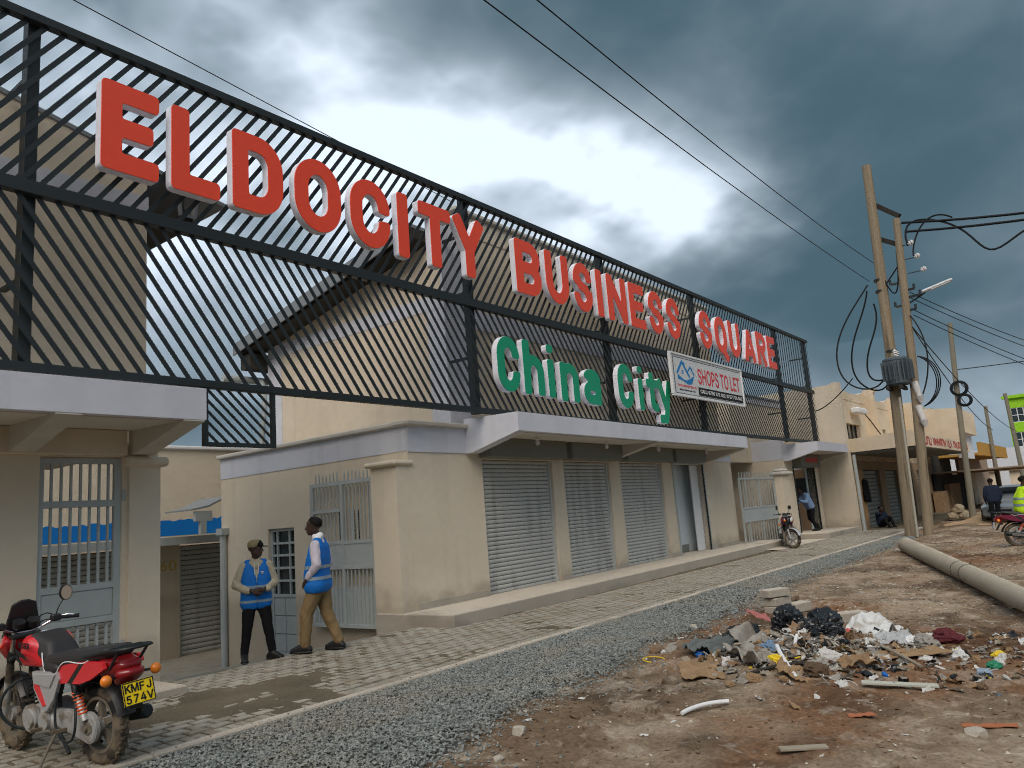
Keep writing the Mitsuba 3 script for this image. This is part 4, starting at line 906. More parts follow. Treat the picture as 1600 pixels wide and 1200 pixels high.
wire([(28.3, 6.6, 5.5), (28.6, 7.4, 4.9), (29.8, 8.4, 4.7), (32.4, 9.4, 5.1)], .02, 'black cable drooping from the tallest pole to the lattice end')
for k, q in enumerate(([(28.5, 5.2, 9.0), (28.4, 4.9, 8.2), (28.35, 4.6, 9.6)], [(28.5, 5.1, 8.6), (28.4, 4.8, 8.9), (28.35, 4.45, 9.3)], [(28.3, 4.5, 7.3), (28.2, 4.2, 6.4), (28.2, 4.25, 5.3), (28.2, 4.5, 4.6)])): wire(q, .025, ('first', 'second', 'third')[k] + ' short black jumper cable between the transformer poles', name='jumper_cable')
for k in range(3): wire([(28.35, 4.5, 5.9), (28.3, 4.1 - .06 * k, 5.4), (28.3, 4.15 - .05 * k, 4.6), (28.3, 4.55, 4.2)], .02, f'vertical black lead hanging beside the transformer tank, {ORD[k]} outward', name='jumper_cable')
# thin metal pipe standing by the poles
add('conduit', tube([(28.1, 5.32, 0), (28.15, 5.2, 4.6)], .04, 8), mat('conduit_grey', (.38, .36, .30), .5), label='pale pipe rising between the two transformer poles', cat='pipe')
fp = thing('fallen_pole', 'long round concrete pole lying on the ground beside the rubbish', 'pole')
A_, B_ = np.array((22.4, 4.55, .14)), np.array((6.2, -.65, .13))
add('shaft', tube(np.array([A_ + (B_ - A_) * t for t in np.linspace(0, 1, 40)]), np.linspace(.195, .115, 40), 22), CEMENTPIPE, fp, smooth=40)
add('band', [tube([A_ + (B_ - A_) * t, A_ + (B_ - A_) * (t + .002)], .195 - .08 * t + .004, 22) for t in (.42, .46)], BLACKSTEEL, fp)
sp_ = thing('sand_heap', 'low heap of pale building sand beside the far pole', 'sand')
g_ = grid_mesh(np.arange(33, 41, .2), np.arange(2.6, 6.4, .2), lambda X, Y: -.06 + .42 * np.exp(-(((X - 37.2) / 1.7) ** 2 + ((Y - 4.2) / .9) ** 2)) * (.7 + .6 * n2(X, Y, 1.2, 3))); add('mound', g_, SAND, sp_, smooth=True)

# ---------------------------------------------------------------- people (x ahead, y to their left, z up)
MF = manifold3d.Manifold
def hullp(*balls_, n=16): return MF.batch_hull([ball(p, r, n) for p, r in balls_])


def meshed(parts, edge=.028, it=8, cut=None, fold=0.0, seed=0):
    m = MF.batch_boolean(list(parts), manifold3d.OpType.Add)
    if cut is not None: m = m - cut
    t = as_tri(m.refine_to_length(edge)); t.merge_vertices()
    trimesh.smoothing.filter_taubin(t, lamb=.5, nu=.52, iterations=it)
    if fold:
        v = np.array(t.vertices); q = np.abs(meshkit.fbm(v * [9, 9, 5] + meshkit.fbm(v * 5, 2, seed + 3)[:, None] * 2.2 + seed, 3, seed) - .5) * 2; t.vertices = v - t.vertex_normals * (fold * (np.clip(q * 2.2, 0, 1) * -1 + .6))[:, None] * -1
    return t


def limb(*jr, n=14): return [hullp(a, b, n=n) for a, b in zip(jr[:-1], jr[1:])]


def head_parts(c, yaw, s=1.0):
    """Skull, jaw, nose, lips, ears and chin around the head's centre, turned by yaw."""
    cy, sy = math.cos(yaw), math.sin(yaw)
    P = lambda x, y, z: (c[0] + s * (x * cy - y * sy), c[1] + s * (x * sy + y * cy), c[2] + s * z)
    return [hullp((P(-.028, .022, .035), .072 * s), (P(-.028, -.022, .035), .072 * s), (P(.03, 0, .045), .062 * s), n=20),
            hullp((P(.035, 0, .02), .058 * s), (P(.052, .016, -.075), .03 * s), (P(.052, -.016, -.075), .03 * s), (P(-.01, .03, -.04), .045 * s), (P(-.01, -.03, -.04), .045 * s), n=18),
            hullp((P(.092, 0, .022), .008 * s), (P(.106, 0, -.022), .013 * s), (P(.09, .014, -.026), .010 * s), (P(.09, -.014, -.026), .010 * s), n=10),
            hullp((P(.084, .018, -.052), .010 * s), (P(.088, 0, -.05), .012 * s), (P(.084, -.018, -.052), .010 * s), n=10), hullp((P(.083, .016, -.064), .010 * s), (P(.086, 0, -.066), .012 * s), (P(.083, -.016, -.064), .010 * s), n=10),
            hullp((P(.074, .034, .035), .011 * s), (P(.082, 0, .034), .010 * s), (P(.074, -.034, .035), .011 * s), n=10)] + \
           [hullp((P(-.004, q * .076, .02), .017 * s), (P(-.014, q * .082, .03), .012 * s), (P(-.006, q * .074, -.022), .010 * s), n=10) for q in (1, -1)], P


def hand_parts(wrist, d, palm_n, side, curl=.6, s=1.0):
    """A palm and five fingers: d along the hand, palm_n out of the palm, side = +1 when the thumb lies along d x palm_n."""
    d = np.array(d, float); d /= np.linalg.norm(d); n = np.array(palm_n, float); n -= d * (n @ d); n /= np.linalg.norm(n); t = np.cross(d, n) * side; w = np.array(wrist, float)
    out = [hullp((w, .024 * s), (w + d * .045 * s + t * .026 * s, .019 * s), (w + d * .05 * s - t * .026 * s, .018 * s), (w + d * .085 * s + t * .03 * s, .014 * s), (w + d * .082 * s - t * .03 * s, .013 * s), n=12)]
    for k, (o, L) in enumerate(((.031, .07), (.011, .08), (-.010, .074), (-.030, .058))):
        a = w + d * .085 * s + t * o * s; prev, ang = a, .25 * curl
        for q, f in enumerate((.45, .32, .23)):
            ang += curl * (.55 + .06 * k) if q else 0; nx = prev + (d * math.cos(ang) + n * math.sin(ang)) * L * f * 1.05 * s
            out.append(hullp((prev, (.0095 - .001 * q) * s), (nx, (.0088 - .0012 * q) * s), n=8)); prev = nx
    a = w + d * .03 * s + t * .026 * s; b = a + (d * .55 + t * .6 + n * .35) * .045 * s; c = b + (d * .85 + t * .1 + n * .45) * .034 * s
    return out + [hullp((a, .014 * s), (b, .011 * s), n=8), hullp((b, .011 * s), (c, .009 * s), n=8)]


def foot(a, heading, s=1.0, lift=0.0):
    """A shoe with its sole on the ground: ankle point and the way it points."""
    c, q = math.cos(heading), math.sin(heading); P = lambda x, y, z: (a[0] + (x * c - y * q) * s, a[1] + (x * q + y * c) * s, a[2] + z * s)
    up = hullp((P(-.055, 0, .045), .04 * s), (P(.0, 0, .085), .045 * s), (P(.07, 0, .06), .038 * s), (P(.15, .012, .034), .032 * s), (P(.15, -.012, .034), .032 * s), n=14)
    sole = hullp(*[(P(x, y, .012), .012 * s) for x, y in ((-.075, .025), (-.075, -.025), (.08, .042), (.08, -.042), (.175, .02), (.175, -.02))], n=8)
    return MF.batch_boolean([up, sole], manifold3d.OpType.Add)


def finish(parts_, m, name, parent, edge=.02, it=6, fold=None): return add(name, meshed(parts_, edge, it, fold=(.011 if name in ('shirt', 'hoodie', 'trousers', 'jeans') else 0) if fold is None else fold, seed=len(name)), m, parent, smooth=True)


def vest(parent, sections, m, tapes, tape_m=None, cut=None, grow=0.0):
    """A sleeveless vest over the torso sections [(left, right, r)], with level bands of tape."""
    def body(g): return MF.batch_boolean([hullp((a, r + g), (b, r + g), (a2, r2 + g), (b2, r2 + g), n=20) for (a, b, r), (a2, b2, r2) in zip(sections[:-1], sections[1:])], manifold3d.OpType.Add)
    v = body(0.0)
    if cut is not None: v = v - cut
    k = add('vest', meshed([v], .018, 3, fold=.006, seed=6), m, parent, smooth=True)
    for z0, z1 in tapes:
        slab = MF.cube([4, 4, z1 - z0], True).translate([0, 0, (z0 + z1) / 2]); t = body(.007) ^ slab
        if cut is not None: t = t - cut
        add('tape', t, tape_m or REFLECT, k, smooth=30)
    return k


def eyes(P, parent, s=1.0):
    for q in (1, -1): add('eye', trimesh.creation.icosphere(2, .008 * s), WHITE, parent, smooth=True, T=move(*P(.074, q * .031, .018))); add('pupil', trimesh.creation.icosphere(1, .0055 * s), HAIR, parent, T=move(*P(.0795, q * .031, .018)))


# the taller man: white shirt, blue vest, walking pose, hand in his pocket, face lifted to the left
def taller_man():
    k = thing('person', 'taller man in a blue vest over a pale shirt and khaki trousers, hand in pocket', 'person')
    XF[0] = move(7.03, 9.02, .01, math.radians(120))
    h, ph = head_parts((.055, .01, 1.70), math.radians(8), 1.08)
    hip, sh = 1.0, 1.48
    lf, rf_ = (.20, .09), (-.20, -.13)
    b = h + limb(((.045, 0, 1.63), .058), ((.0, 0, 1.50), .066)) + [hullp(((-.02, .15, 1.44), .05), ((-.02, -.15, 1.44), .05), ((0, .08, 1.0), .09), ((0, -.08, 1.0), .09))]
    lw, rw = (.09, .235, .985), (.16, -.2, 1.02)
    b += limb(((-.02, .19, 1.43), .045), ((-.075, .27, 1.17), .04), (lw, .03)) + limb(((-.02, -.19, 1.43), .045), ((-.03, -.27, 1.17), .04), (rw, .03))
    b += hand_parts(lw, (.35, -.25, -.9), (.2, -1, 0), 1, .5) + hand_parts(rw, (.7, .3, -.6), (.2, 1, 0), -1, .7)
    for (fx, fy), q in ((lf, 1), (rf_, -1)): b += limb(((0, q * .09, .98), .085), ((fx * .5 + .05, q * .105, .53), .055), ((fx, fy, .10), .04))
    finish(b, SKIN, 'body', k, .016, 4)
    hair = [hullp((ph(-.035, .024, .05), .076 * 1.08), (ph(-.035, -.024, .05), .076 * 1.08), (ph(.005, 0, .078), .062 * 1.08), n=20)]
    finish(hair, HAIR, 'hair', k, .02, 2); eyes(ph, k, 1.08)
    sec = lambda g: [((-.015, .155, 1.455), (-.015, -.155, 1.455), .062 + g), ((.0, .12, 1.28), (.0, -.12, 1.28), .105 + g), ((.03, .10, 1.10), (.03, -.10, 1.10), .10 + g), ((.015, .09, .97), (.015, -.09, .97), .108 + g)]
    S = sec(0.0); shirt = [hullp((a, r), (b_, r), (a2, r2), (b2, r2)) for (a, b_, r), (a2, b2, r2) in zip(S[:-1], S[1:])]
    shirt += limb(((-.02, .185, 1.44), .068), ((-.08, .275, 1.18), .062), ((.06, .25, 1.02), .044)) + limb(((-.02, -.185, 1.44), .068), ((-.035, -.275, 1.18), .06), ((.13, -.215, 1.05), .044)) + limb(((.012, 0, 1.53), .074), ((0, 0, 1.47), .09))
    finish(shirt, LAVENDER, 'shirt', k, .02, 5)
    add('collar', meshed([hullp(((.03, .035, 1.565), .045), ((-.03, 0, 1.575), .05), ((.03, -.035, 1.565), .045), ((0, .05, 1.52), .05), ((0, -.05, 1.52), .05))], .02, 3), WHITE, k, smooth=True)
    V = [((-.02, .115, 1.50), (-.02, -.115, 1.50), .05), ((-.01, .125, 1.40), (-.01, -.125, 1.40), .098), ((.002, .125, 1.26), (.002, -.125, 1.26), .122), ((.03, .11, 1.08), (.03, -.11, 1.08), .136), ((.02, .11, .90), (.02, -.11, .90), .158)]
    cut = MF.cube([.5, .10, .9], True).translate([.30, 0, 1.45]) + MF.cube([2, 2, .4], True).translate([0, 0, .60]) + limb(((.0, .24, 1.42), .082), ((-.05, .40, 1.2), .09))[0] + limb(((.0, -.24, 1.42), .082), ((-.05, -.40, 1.2), .09))[0]
    vest(k, V, BLUE, [(1.125, 1.17), (.975, 1.02)], cut=cut)
    tr_ = [hullp(((.01, .085, 1.0), .112), ((.01, -.085, 1.0), .112), ((0, .09, .88), .118), ((0, -.09, .88), .118))]
    for (fx, fy), q in ((lf, 1), (rf_, -1)): tr_ += limb(((0, q * .095, .90), .118), ((fx * .5 + .055, q * .108, .53), .088), ((fx - .005, fy, .12), .068))
    finish(tr_, KHAKI, 'trousers', k, .022, 6); add('belt', meshed([hullp(((.01, .085, 1.03), .115), ((.01, -.085, 1.03), .115), n=20) ^ MF.cube([1, 1, .04], True).translate([0, 0, 1.03])], .03, 0), SHOE, k, smooth=30)
    add('shoe', foot((lf[0], lf[1], 0), .12, 1.12), SHOE, k, smooth=40); add('shoe', foot((rf_[0], rf_[1], 0), -.15, 1.12), SHOE, k, smooth=40)
    XF[0] = np.eye(4)


def capped_man():
    k = thing('person', 'man in a peaked cap, cream hoodie, blue vest and black jeans, hands clasped', 'person')
    XF[0] = move(6.62, 9.93, -.09, math.radians(-118))
    hy = math.radians(62)
    h, ph = head_parts((.03, .0, 1.545), hy, 1.0)
    lf, rf_ = (.06, .20), (.0, -.17)
    b = h + limb(((.02, 0, 1.46), .052), ((.0, 0, 1.36), .06)) + [hullp(((0, .14, 1.30), .05), ((0, -.14, 1.30), .05), ((0, .07, .92), .08), ((0, -.07, .92), .08))]
    lw, rw = (.21, .085, .985), (.21, -.075, .975)
    b += limb(((0, .19, 1.29), .04), ((-.03, .255, 1.05), .036), (lw, .027)) + limb(((0, -.19, 1.29), .04), ((-.02, -.265, 1.05), .036), (rw, .027))
    b += hand_parts(lw, (.2, -.95, -.1), (-1, -.1, 0), 1, .9) + hand_parts(rw, (.35, .9, -.1), (-1, .1, 0), -1, .9)
    for (fx, fy), q in ((lf, 1), (rf_, -1)): b += limb(((0, q * .085, .90), .075), ((fx * .5 + .03, (fy + q * .085) * .5, .49), .05), ((fx, fy, .09), .037))
    finish(b, SKIN, 'body', k, .016, 4); eyes(ph, k)
    cap = [hullp((ph(-.03, .022, .065), .079), (ph(-.03, -.022, .065), .079), (ph(.02, 0, .075), .07), n=20) - MF.cube([1, 1, .3], True).translate([0, 0, 1.545 + .035 - .15])]
    c_ = add('cap', meshed(cap, .02, 2), CAPKHAKI, k, smooth=40)
    brim = hullp((ph(.07, .05, .048), .007), (ph(.07, -.05, .048), .007), (ph(.165, .035, .035), .006), (ph(.165, -.035, .035), .006), n=8); add('peak', brim, HAIR, c_, smooth=30)
    front = hullp((ph(.07, .04, .065), .03), (ph(.07, -.04, .065), .03), (ph(.06, 0, .11), .025), n=12); add('front_panel', front, HAIR, c_, smooth=40)
    S = [((-.01, .135, 1.315), (-.01, -.135, 1.315), .058), ((.005, .095, 1.15), (.005, -.095, 1.15), .09), ((.01, .085, .98), (.01, -.085, .98), .095), ((.0, .09, .84), (.0, -.09, .84), .115)]
    sh = [hullp((a, r), (b_, r), (a2, r2), (b2, r2)) for (a, b_, r), (a2, b2, r2) in zip(S[:-1], S[1:])]
    sh += limb(((-.01, .175, 1.31), .068), ((-.03, .262, 1.06), .06), ((.17, .14, .99), .043)) + limb(((-.01, -.175, 1.31), .068), ((-.02, -.272, 1.06), .06), ((.17, -.13, .98), .043)) + limb(((-.01, 0, 1.40), .075), ((0, 0, 1.32), .09))
    finish(sh, HOODIE, 'hoodie', k, .02, 5)
    add('hood', meshed([hullp(((-.06, .06, 1.38), .045), ((-.09, 0, 1.36), .05), ((-.06, -.06, 1.38), .045), ((.03, .07, 1.36), .03), ((.03, -.07, 1.36), .03))], .02, 4), HOODIE, k, smooth=True)
    for q in (1, -1): add('drawstring', tube(spline([(.075, q * .025, 1.36), (.105, q * .03, 1.30), (.118, q * .028, 1.2)], 8), .004, 6), WHITE, k)
    V = [((-.015, .115, 1.36), (-.015, -.115, 1.36), .048), ((-.005, .11, 1.27), (-.005, -.11, 1.27), .085), ((.008, .10, 1.13), (.008, -.10, 1.13), .108), ((.012, .095, .97), (.012, -.095, .97), .112), ((.005, .10, .80), (.005, -.10, .80), .12)]
    wedge = MF.hull_points([(x, y, z) for x in (.02, .6) for (y, z) in ((-.085, 1.5), (.085, 1.5), (0, 1.10))])
    cut = wedge + MF.cube([2, 2, .4], True).translate([0, 0, .52]) + limb(((.0, .215, 1.28), .075), ((-.0, .40, 1.1), .09))[0] + limb(((.0, -.215, 1.28), .075), ((-.0, -.40, 1.1), .09))[0] + MF.cube([.5, .006, 1], True).translate([.3, 0, 1.0])
    v_ = vest(k, V, BLUE, [(1.005, 1.045), (.81, .845)], cut=cut)
    add('badge', [tf(box(0, .004, -.02, .02, -.006, .006), move(.118, .075, 1.23, ry=.25)), tf(box(0, .004, -.015, .02, -.006, .006), move(.121, .075, 1.21, ry=.25))], WHITE, v_)
    tr_ = [hullp(((.0, .08, .90), .105), ((.0, -.08, .90), .105), ((0, .085, .80), .108), ((0, -.085, .80), .108))]
    for (fx, fy), q in ((lf, 1), (rf_, -1)): tr_ += limb(((0, q * .088, .82), .102), ((fx * .5 + .03, (fy + q * .085) * .5, .49), .068), ((fx, fy, .13), .052))
    finish(tr_, BLACKCLOTH, 'jeans', k, .022, 6)
    for (fx, fy), a_ in ((lf, .75), (rf_, -.05)):
        add('boot', MF.batch_boolean([foot((fx, fy, 0), a_, 1.06), hullp(((fx, fy, .08), .052), ((fx, fy, .17), .056))], manifold3d.OpType.Add), SHOE, k, smooth=40)
    XF[0] = np.eye(4)


def simple_man(key_label, M, torso, legs, arms, head, top, trousers, shoes=True, hat=None, yaw=0.0, low=()):
    """A smaller far figure: torso sections, legs [(hip, knee, ankle)], arms [(shoulder, elbow, wrist)], head centre."""
    k = thing('person', key_label, 'person'); XF[0] = M
    h, ph = head_parts(head, yaw); a0, b0, r0 = torso[0]; nk = (np.array(a0) + np.array(b0)) / 2
    b = h + limb(((head[0] - .02, head[1], head[2] - .08), .052), (tuple(nk), .06)) + [hullp((a, r * .8), (b_, r * .8), (a2, r2 * .8), (b2, r2 * .8)) for (a, b_, r), (a2, b2, r2) in zip(torso[:-1], torso[1:])]
    for s_, e_, w_ in arms: b += limb((s_, .04), (e_, .036), (w_, .028)); d_ = np.array(w_) - np.array(e_); b += hand_parts(w_, d_, np.cross(d_, (0, .3, 1.0)) + .01, 1, .7)
    for h_, k_, a_ in legs: b += limb((h_, .075), (k_, .05), (a_, .036))
    finish(b, SKIN, 'body', k, .03, 4)
    finish([hullp((ph(-.035, .024, .05), .076), (ph(-.035, -.024, .05), .076), (ph(.005, 0, .075), .062))], hat or HAIR, 'cap' if hat else 'hair', k, .03, 2)
    t = [hullp((a, r), (b_, r), (a2, r2), (b2, r2)) for (a, b_, r), (a2, b2, r2) in zip(torso[:-1], torso[1:])]
    for s_, e_, w_ in arms: t += limb((s_, .066), (e_, .058), (tuple(np.array(e_) * .15 + np.array(w_) * .85), .044))
    finish(t, top, 'shirt', k, .03, 5)
    t = [hullp(*[(h_, .105) for h_, _, _ in legs])]
    for h_, k_, a_ in legs: t += limb((h_, .10), (k_, .072), (tuple(np.array(a_) + (0, 0, .03)), .055))
    finish(t, trousers, 'trousers', k, .03, 5)
    if shoes:
        for h_, k_, a_ in legs: add('shoe', foot((a_[0], a_[1], a_[2] - .09), 0), SHOE, k, smooth=40)
    XF[0] = np.eye(4); return k


taller_man(); capped_man()
simple_man('man in a light blue shirt leaning forward inside the far doorway', move(31.45, 9.62, .19, math.radians(140)),
           [((.20, .15, 1.42), (.20, -.15, 1.42), .085), ((.12, .125, 1.2), (.12, -.125, 1.2), .12), ((.02, .11, .96), (.02, -.11, .96), .125)],
           [((.0, .1, .92), (.06, .12, .5), (-.04, .14, .09)), ((.0, -.1, .92), (.02, -.12, .5), (-.30, -.10, .10))], [((.20, .19, 1.40), (.30, .25, 1.15), (.52, .16, 1.2)), ((.20, -.19, 1.40), (.30, -.25, 1.15), (.52, -.16, 1.2))], (.36, .0, 1.60), LIGHTBLUE, BLACKCLOTH)
simple_man('person in dark clothes sitting low against the ochre wall under the canopy', move(35.7, 8.05, -.02, math.radians(-130)),
           [((-.02, .15, .62), (-.02, -.15, .62), .075), ((.0, .12, .42), (.0, -.12, .42), .11), ((-.0, .11, .2), (.0, -.11, .2), .12)],
           [((.02, .1, .15), (.38, .16, .40), (.55, .14, .09)), ((.02, -.1, .15), (.40, -.14, .36), (.60, -.12, .09))], [((0, .19, .6), (.18, .24, .42), (.4, .14, .46)), ((0, -.19, .6), (.3, -.3, .56), (.5, -.36, .62))], (.06, 0, .80), NAVY, BLACKCLOTH, yaw=.3)
simple_man('person in dark clothes standing beside the silver car, seen from behind', move(34.4, 3.72, -.05, math.radians(20)),
           [((0, .16, 1.42), (0, -.16, 1.42), .075), ((0, .13, 1.2), (0, -.13, 1.2), .12), ((0, .11, .95), (0, -.11, .95), .13)],
           [((0, .1, .92), (.02, .11, .5), (0, .12, .09)), ((0, -.1, .92), (.03, -.11, .5), (-.05, -.12, .09))], [((0, .2, 1.4), (.0, .28, 1.12), (.1, .24, .9)), ((0, -.2, 1.4), (.0, -.28, 1.12), (.1, -.24, .9))], (.03, 0, 1.63), NAVY, BLACKCLOTH)
ct = thing('hanging_jacket', 'black jacket hung on the ochre wall under the canopy', 'jacket')
add('body', meshed([hullp(((35.6, 8.5, 2.0), .07), ((36.0, 8.5, 2.0), .07), ((35.5, 8.5, 1.2), .07), ((36.2, 8.5, 1.15), .07)), hullp(((35.6, 8.5, 1.95), .06), ((35.42, 8.5, 1.4), .05))], .06, 3), BLACKCLOTH, ct, smooth=True); add('hook', box(35.78, 35.82, 8.5, 8.58, 2.04, 2.1), BLACKSTEEL, ct)

# ---------------------------------------------------------------- motorcycles and the car (x ahead, y left, z up)
def ring(cx, cz, r, w, rt, n=40, m_=10):
    """A tyre: a fat rounded ring round the wheel's axis."""
    t = np.linspace(0, 2 * math.pi, n, endpoint=False); q = np.linspace(0, 2 * math.pi, m_, endpoint=False); v = []
    for a in t:
        for b in q:
            rr_ = r + rt * math.cos(b); v.append((cx + rr_ * math.cos(a), w * math.sin(b), cz + rr_ * math.sin(a)))
    f = []
    for i in range(n):
        for j in range(m_):
            A, B, C, D = i * m_ + j, i * m_ + (j + 1) % m_, ((i + 1) % n) * m_ + (j + 1) % m_, ((i + 1) % n) * m_ + j; f += [(A, C, B), (A, D, C)]
    return trimesh.Trimesh(np.array(v), np.array(f), process=False)


def disc(x, z, r, y0, y1, n=24): m = trimesh.creation.cylinder(r, y1 - y0, sections=n); m.apply_transform(move(rx=math.pi / 2)); m.apply_translation([x, (y0 + y1) / 2, z]); return m


def side(poly, y0, y1): return wall_xz(poly, y0, y1)


def wheel(parent, cx, detail, dirty=True):
    w = add('wheel', ring(cx, .30, .252, .055, .05, 48 if detail else 28), RUBBER, parent, smooth=True)
    if detail:
        kn = [tf(box(-.012, .012, -.012, .012, -.006, .010), np.array([[math.cos(a), 0, math.sin(a), cx + .300 * math.cos(a)], [0, 1, 0, yo], [-math.sin(a), 0, math.cos(a), .30 - .300 * math.sin(a)], [0, 0, 0, 1]]) @ move(ry=math.pi / 2)) for i, a in enumerate(np.linspace(0, 2 * math.pi, 46, endpoint=False)) for yo in ((-.03, .014) if i % 2 else (-.012, .032))]
        add('tread', kn, RUBBER, w, join=True, kind='stuff')
    add('rim', [side(Point(cx, .30).buffer(.212, 20).difference(Point(cx, .30).buffer(.188, 20)), -.036, .036)], MUDDY if detail else ALU, w, smooth=30)
    add('hub', disc(cx, .30, .058, -.05, .05), ALU, w, smooth=30)
    for k in range(5):
        a = k * 2 * math.pi / 5 + .3; c, s = math.cos(a), math.sin(a)
        add('spoke', side(Polygon([(cx + .05 * c - .03 * s, .3 + .05 * s + .03 * c), (cx + .192 * c - .014 * s, .3 + .192 * s + .014 * c), (cx + .192 * c + .014 * s, .3 + .192 * s - .014 * c), (cx + .05 * c + .03 * s, .3 + .05 * s - .03 * c)]), -.018, .018), MUDDY if detail else ALU, w)
    return w


def fender(cx, r, a0, a1, w, t=.006, n=18):
    a = np.radians(np.linspace(a0, a1, n)); y = np.linspace(-1, 1, 7); V = np.array([[(cx + (r_ - .028 * yy * yy) * math.cos(q), yy * w, .30 + (r_ - .028 * yy * yy) * math.sin(q)) for yy in y] for r_ in (r, r - t) for q in a]).reshape(2, n, 7, 3)
    f = []; idx = lambda s, i, j: s * n * 7 + i * 7 + j
    for i in range(n - 1):
        for j in range(6):
            f += [(idx(0, i, j), idx(0, i + 1, j), idx(0, i + 1, j + 1)), (idx(0, i, j), idx(0, i + 1, j + 1), idx(0, i, j + 1)), (idx(1, i, j), idx(1, i + 1, j + 1), idx(1, i + 1, j)), (idx(1, i, j), idx(1, i, j + 1), idx(1, i + 1, j + 1))]
    for i in range(n - 1):
        for j in (0, 6): f += [(idx(0, i, j), idx(1, i, j), idx(0, i + 1, j)), (idx(0, i + 1, j), idx(1, i, j), idx(1, i + 1, j))]
    return trimesh.Trimesh(V.reshape(-1, 3), np.array(f), process=False)


def motorcycle(label, M, detail=False, paint=BIKERED, steer=0.0, plate=True, group=None, fairing=True):
    k = thing('motorcycle', label, 'motorcycle', group); XF[0] = M; e = .014 if detail else .03
    wheel(k, 0, detail)
    add('rear_mudguard', fender(0, .365, 35, 165, .075), BLACKPLASTIC, k, smooth=40)
    cc = unary_union([Point(0, .30).buffer(.115), Polygon([(0, .415), (.50, .42), (.50, .30), (0, .185)]), Point(.5, .36).buffer(.06)])
    add('chain_case', trimesh.util.concatenate([side(cc, .085, .115), side(cc.buffer(-.012), .115, .121)]), ALU, k, smooth=30)
    add('axle_plate', [side(unary_union([Point(0, .30).buffer(.05), rect(-.06, .01, .275, .325)]), .122, .130), disc(0, .30, .02, .130, .15, 10)], MUDDY, k)
    for q in (1, -1):
        sh = add('shock_absorber', tube([(.0, q * .135, .36), (.085, q * .135, .50)], .026, 12), ALU, k, smooth=30); add('spring', tube(np.array([(.03 + .10 * t + .03 * math.cos(t * 44), q * .135 + .03 * math.sin(t * 44), .41 + .17 * t) for t in np.linspace(0, 1, 90)]), .0065, 5), ORANGE, sh); add('cover', tube([(.10, q * .135, .53), (.155, q * .135, .68)], .030, 12), BLACKPLASTIC, sh, smooth=30)
    add('swing_arm', [bar((0, q * .075, .30), (.5, q * .06, .36), .03, .05) for q in (1, -1)], BLACKSTEEL, k)
    add('frame', [tube(spline([(.40, .0, .76), (.62, 0, .80), (1.02, 0, .84)], 8), .026, 8), tube(spline([(1.02, 0, .82), (.92, 0, .52), (.80, 0, .26), (.5, 0, .22)], 12), .022, 8), tube(spline([(.45, .08, .40), (.38, .1, .6), (.2, .11, .72), (-.25, .09, .74)], 10), .016, 8), tube(spline([(.45, -.08, .40), (.38, -.1, .6), (.2, -.11, .72), (-.25, -.09, .74)], 10), .016, 8)], BLACKSTEEL, k)
    en = add('engine', meshed([hullp(((.50, .07, .32), .085), ((.50, -.07, .32), .085), ((.74, .07, .34), .095), ((.74, -.07, .34), .095), ((.60, .05, .42), .05), ((.60, -.05, .42), .05))], .04, 2), ALU, k, smooth=40)
    add('cover', [disc(.72, .345, .105, .15, .185), disc(.72, .345, .075, .185, .20), disc(.54, .33, .07, .14, .175)], ALU, en, smooth=30)
    for q in range(6): add('cylinder_fin', tf(box(-.075, .075, -.085, .085, 0, .010), move(.78 + .016 * q, 0, .44 + .028 * q, ry=.35)), BLACKSTEEL, en)
    add('cylinder', tube([(.77, 0, .42), (.87, 0, .64)], .062, 14), ALU, en); add('head_cover', tf(box(-.06, .06, -.06, .06, 0, .05, .015), move(.875, 0, .61, ry=.35)), ALU, en)
    add('carburettor', tube([(.72, .0, .52), (.60, .0, .54)], .035, 10), MUDDY, en)
    ex = add('exhaust', tube(spline([(.92, -.04, .52), (1.0, -.09, .42), (.92, -.13, .24), (.6, -.15, .22), (.3, -.17, .26)], 18), .02, 10), CHROME, k, smooth=40); add('muffler', tube([(.32, -.17, .26), (.26, -.17, .27), (-.28, -.19, .36), (-.30, -.19, .363)], [.022, .05, .055, .04], 16), BLACKSTEEL, ex, smooth=30); add('heat_shield', tf(box(-.16, .16, -.008, .008, -.03, .03), move(.0, -.245, .315, ry=.15)), CHROME, ex)
    add('crash_loop', tube(spline([(.86, .06, .62), (.90, .26, .58), (.93, .30, .42), (.88, .24, .30), (.78, .06, .24)], 18), .012, 8), BLACKSTEEL, k); add('crash_loop', tube(spline([(.86, -.06, .62), (.90, -.26, .58), (.93, -.30, .42), (.88, -.24, .30), (.78, -.06, .24)], 18), .012, 8), BLACKSTEEL, k)
    add('saree_guard', tube(spline([(.36, .15, .60), (.33, .185, .42), (.31, .19, .30), (.24, .19, .225), (.10, .19, .225), (.05, .19, .30), (.07, .17, .45), (.08, .15, .62)], 30), .010, 8), BLACKSTEEL, k)
    XF[0] = M @ move(.55 * .16, 0, 0, s=(.84, 1, 1)) 
    tk = [hullp(((.98, .06, .90), .075), ((.98, -.06, .90), .075), ((.80, .10, .885), .10), ((.80, -.10, .885), .10), ((.60, .05, .845), .07), ((.60, -.05, .845), .07), ((.94, .12, .79), .055), ((.94, -.12, .79), .055), ((.66, .10, .775), .045), ((.66, -.10, .775), .045), n=24)]
    t_ = add('tank', meshed(tk, e * 1.6, 5), paint, k, smooth=True); add('cap', lathe([(0, 0), (.045, 0), (.04, .018), (0, .02)], 16), CHROME, t_, T=move(.86, 0, .982, ry=.1))
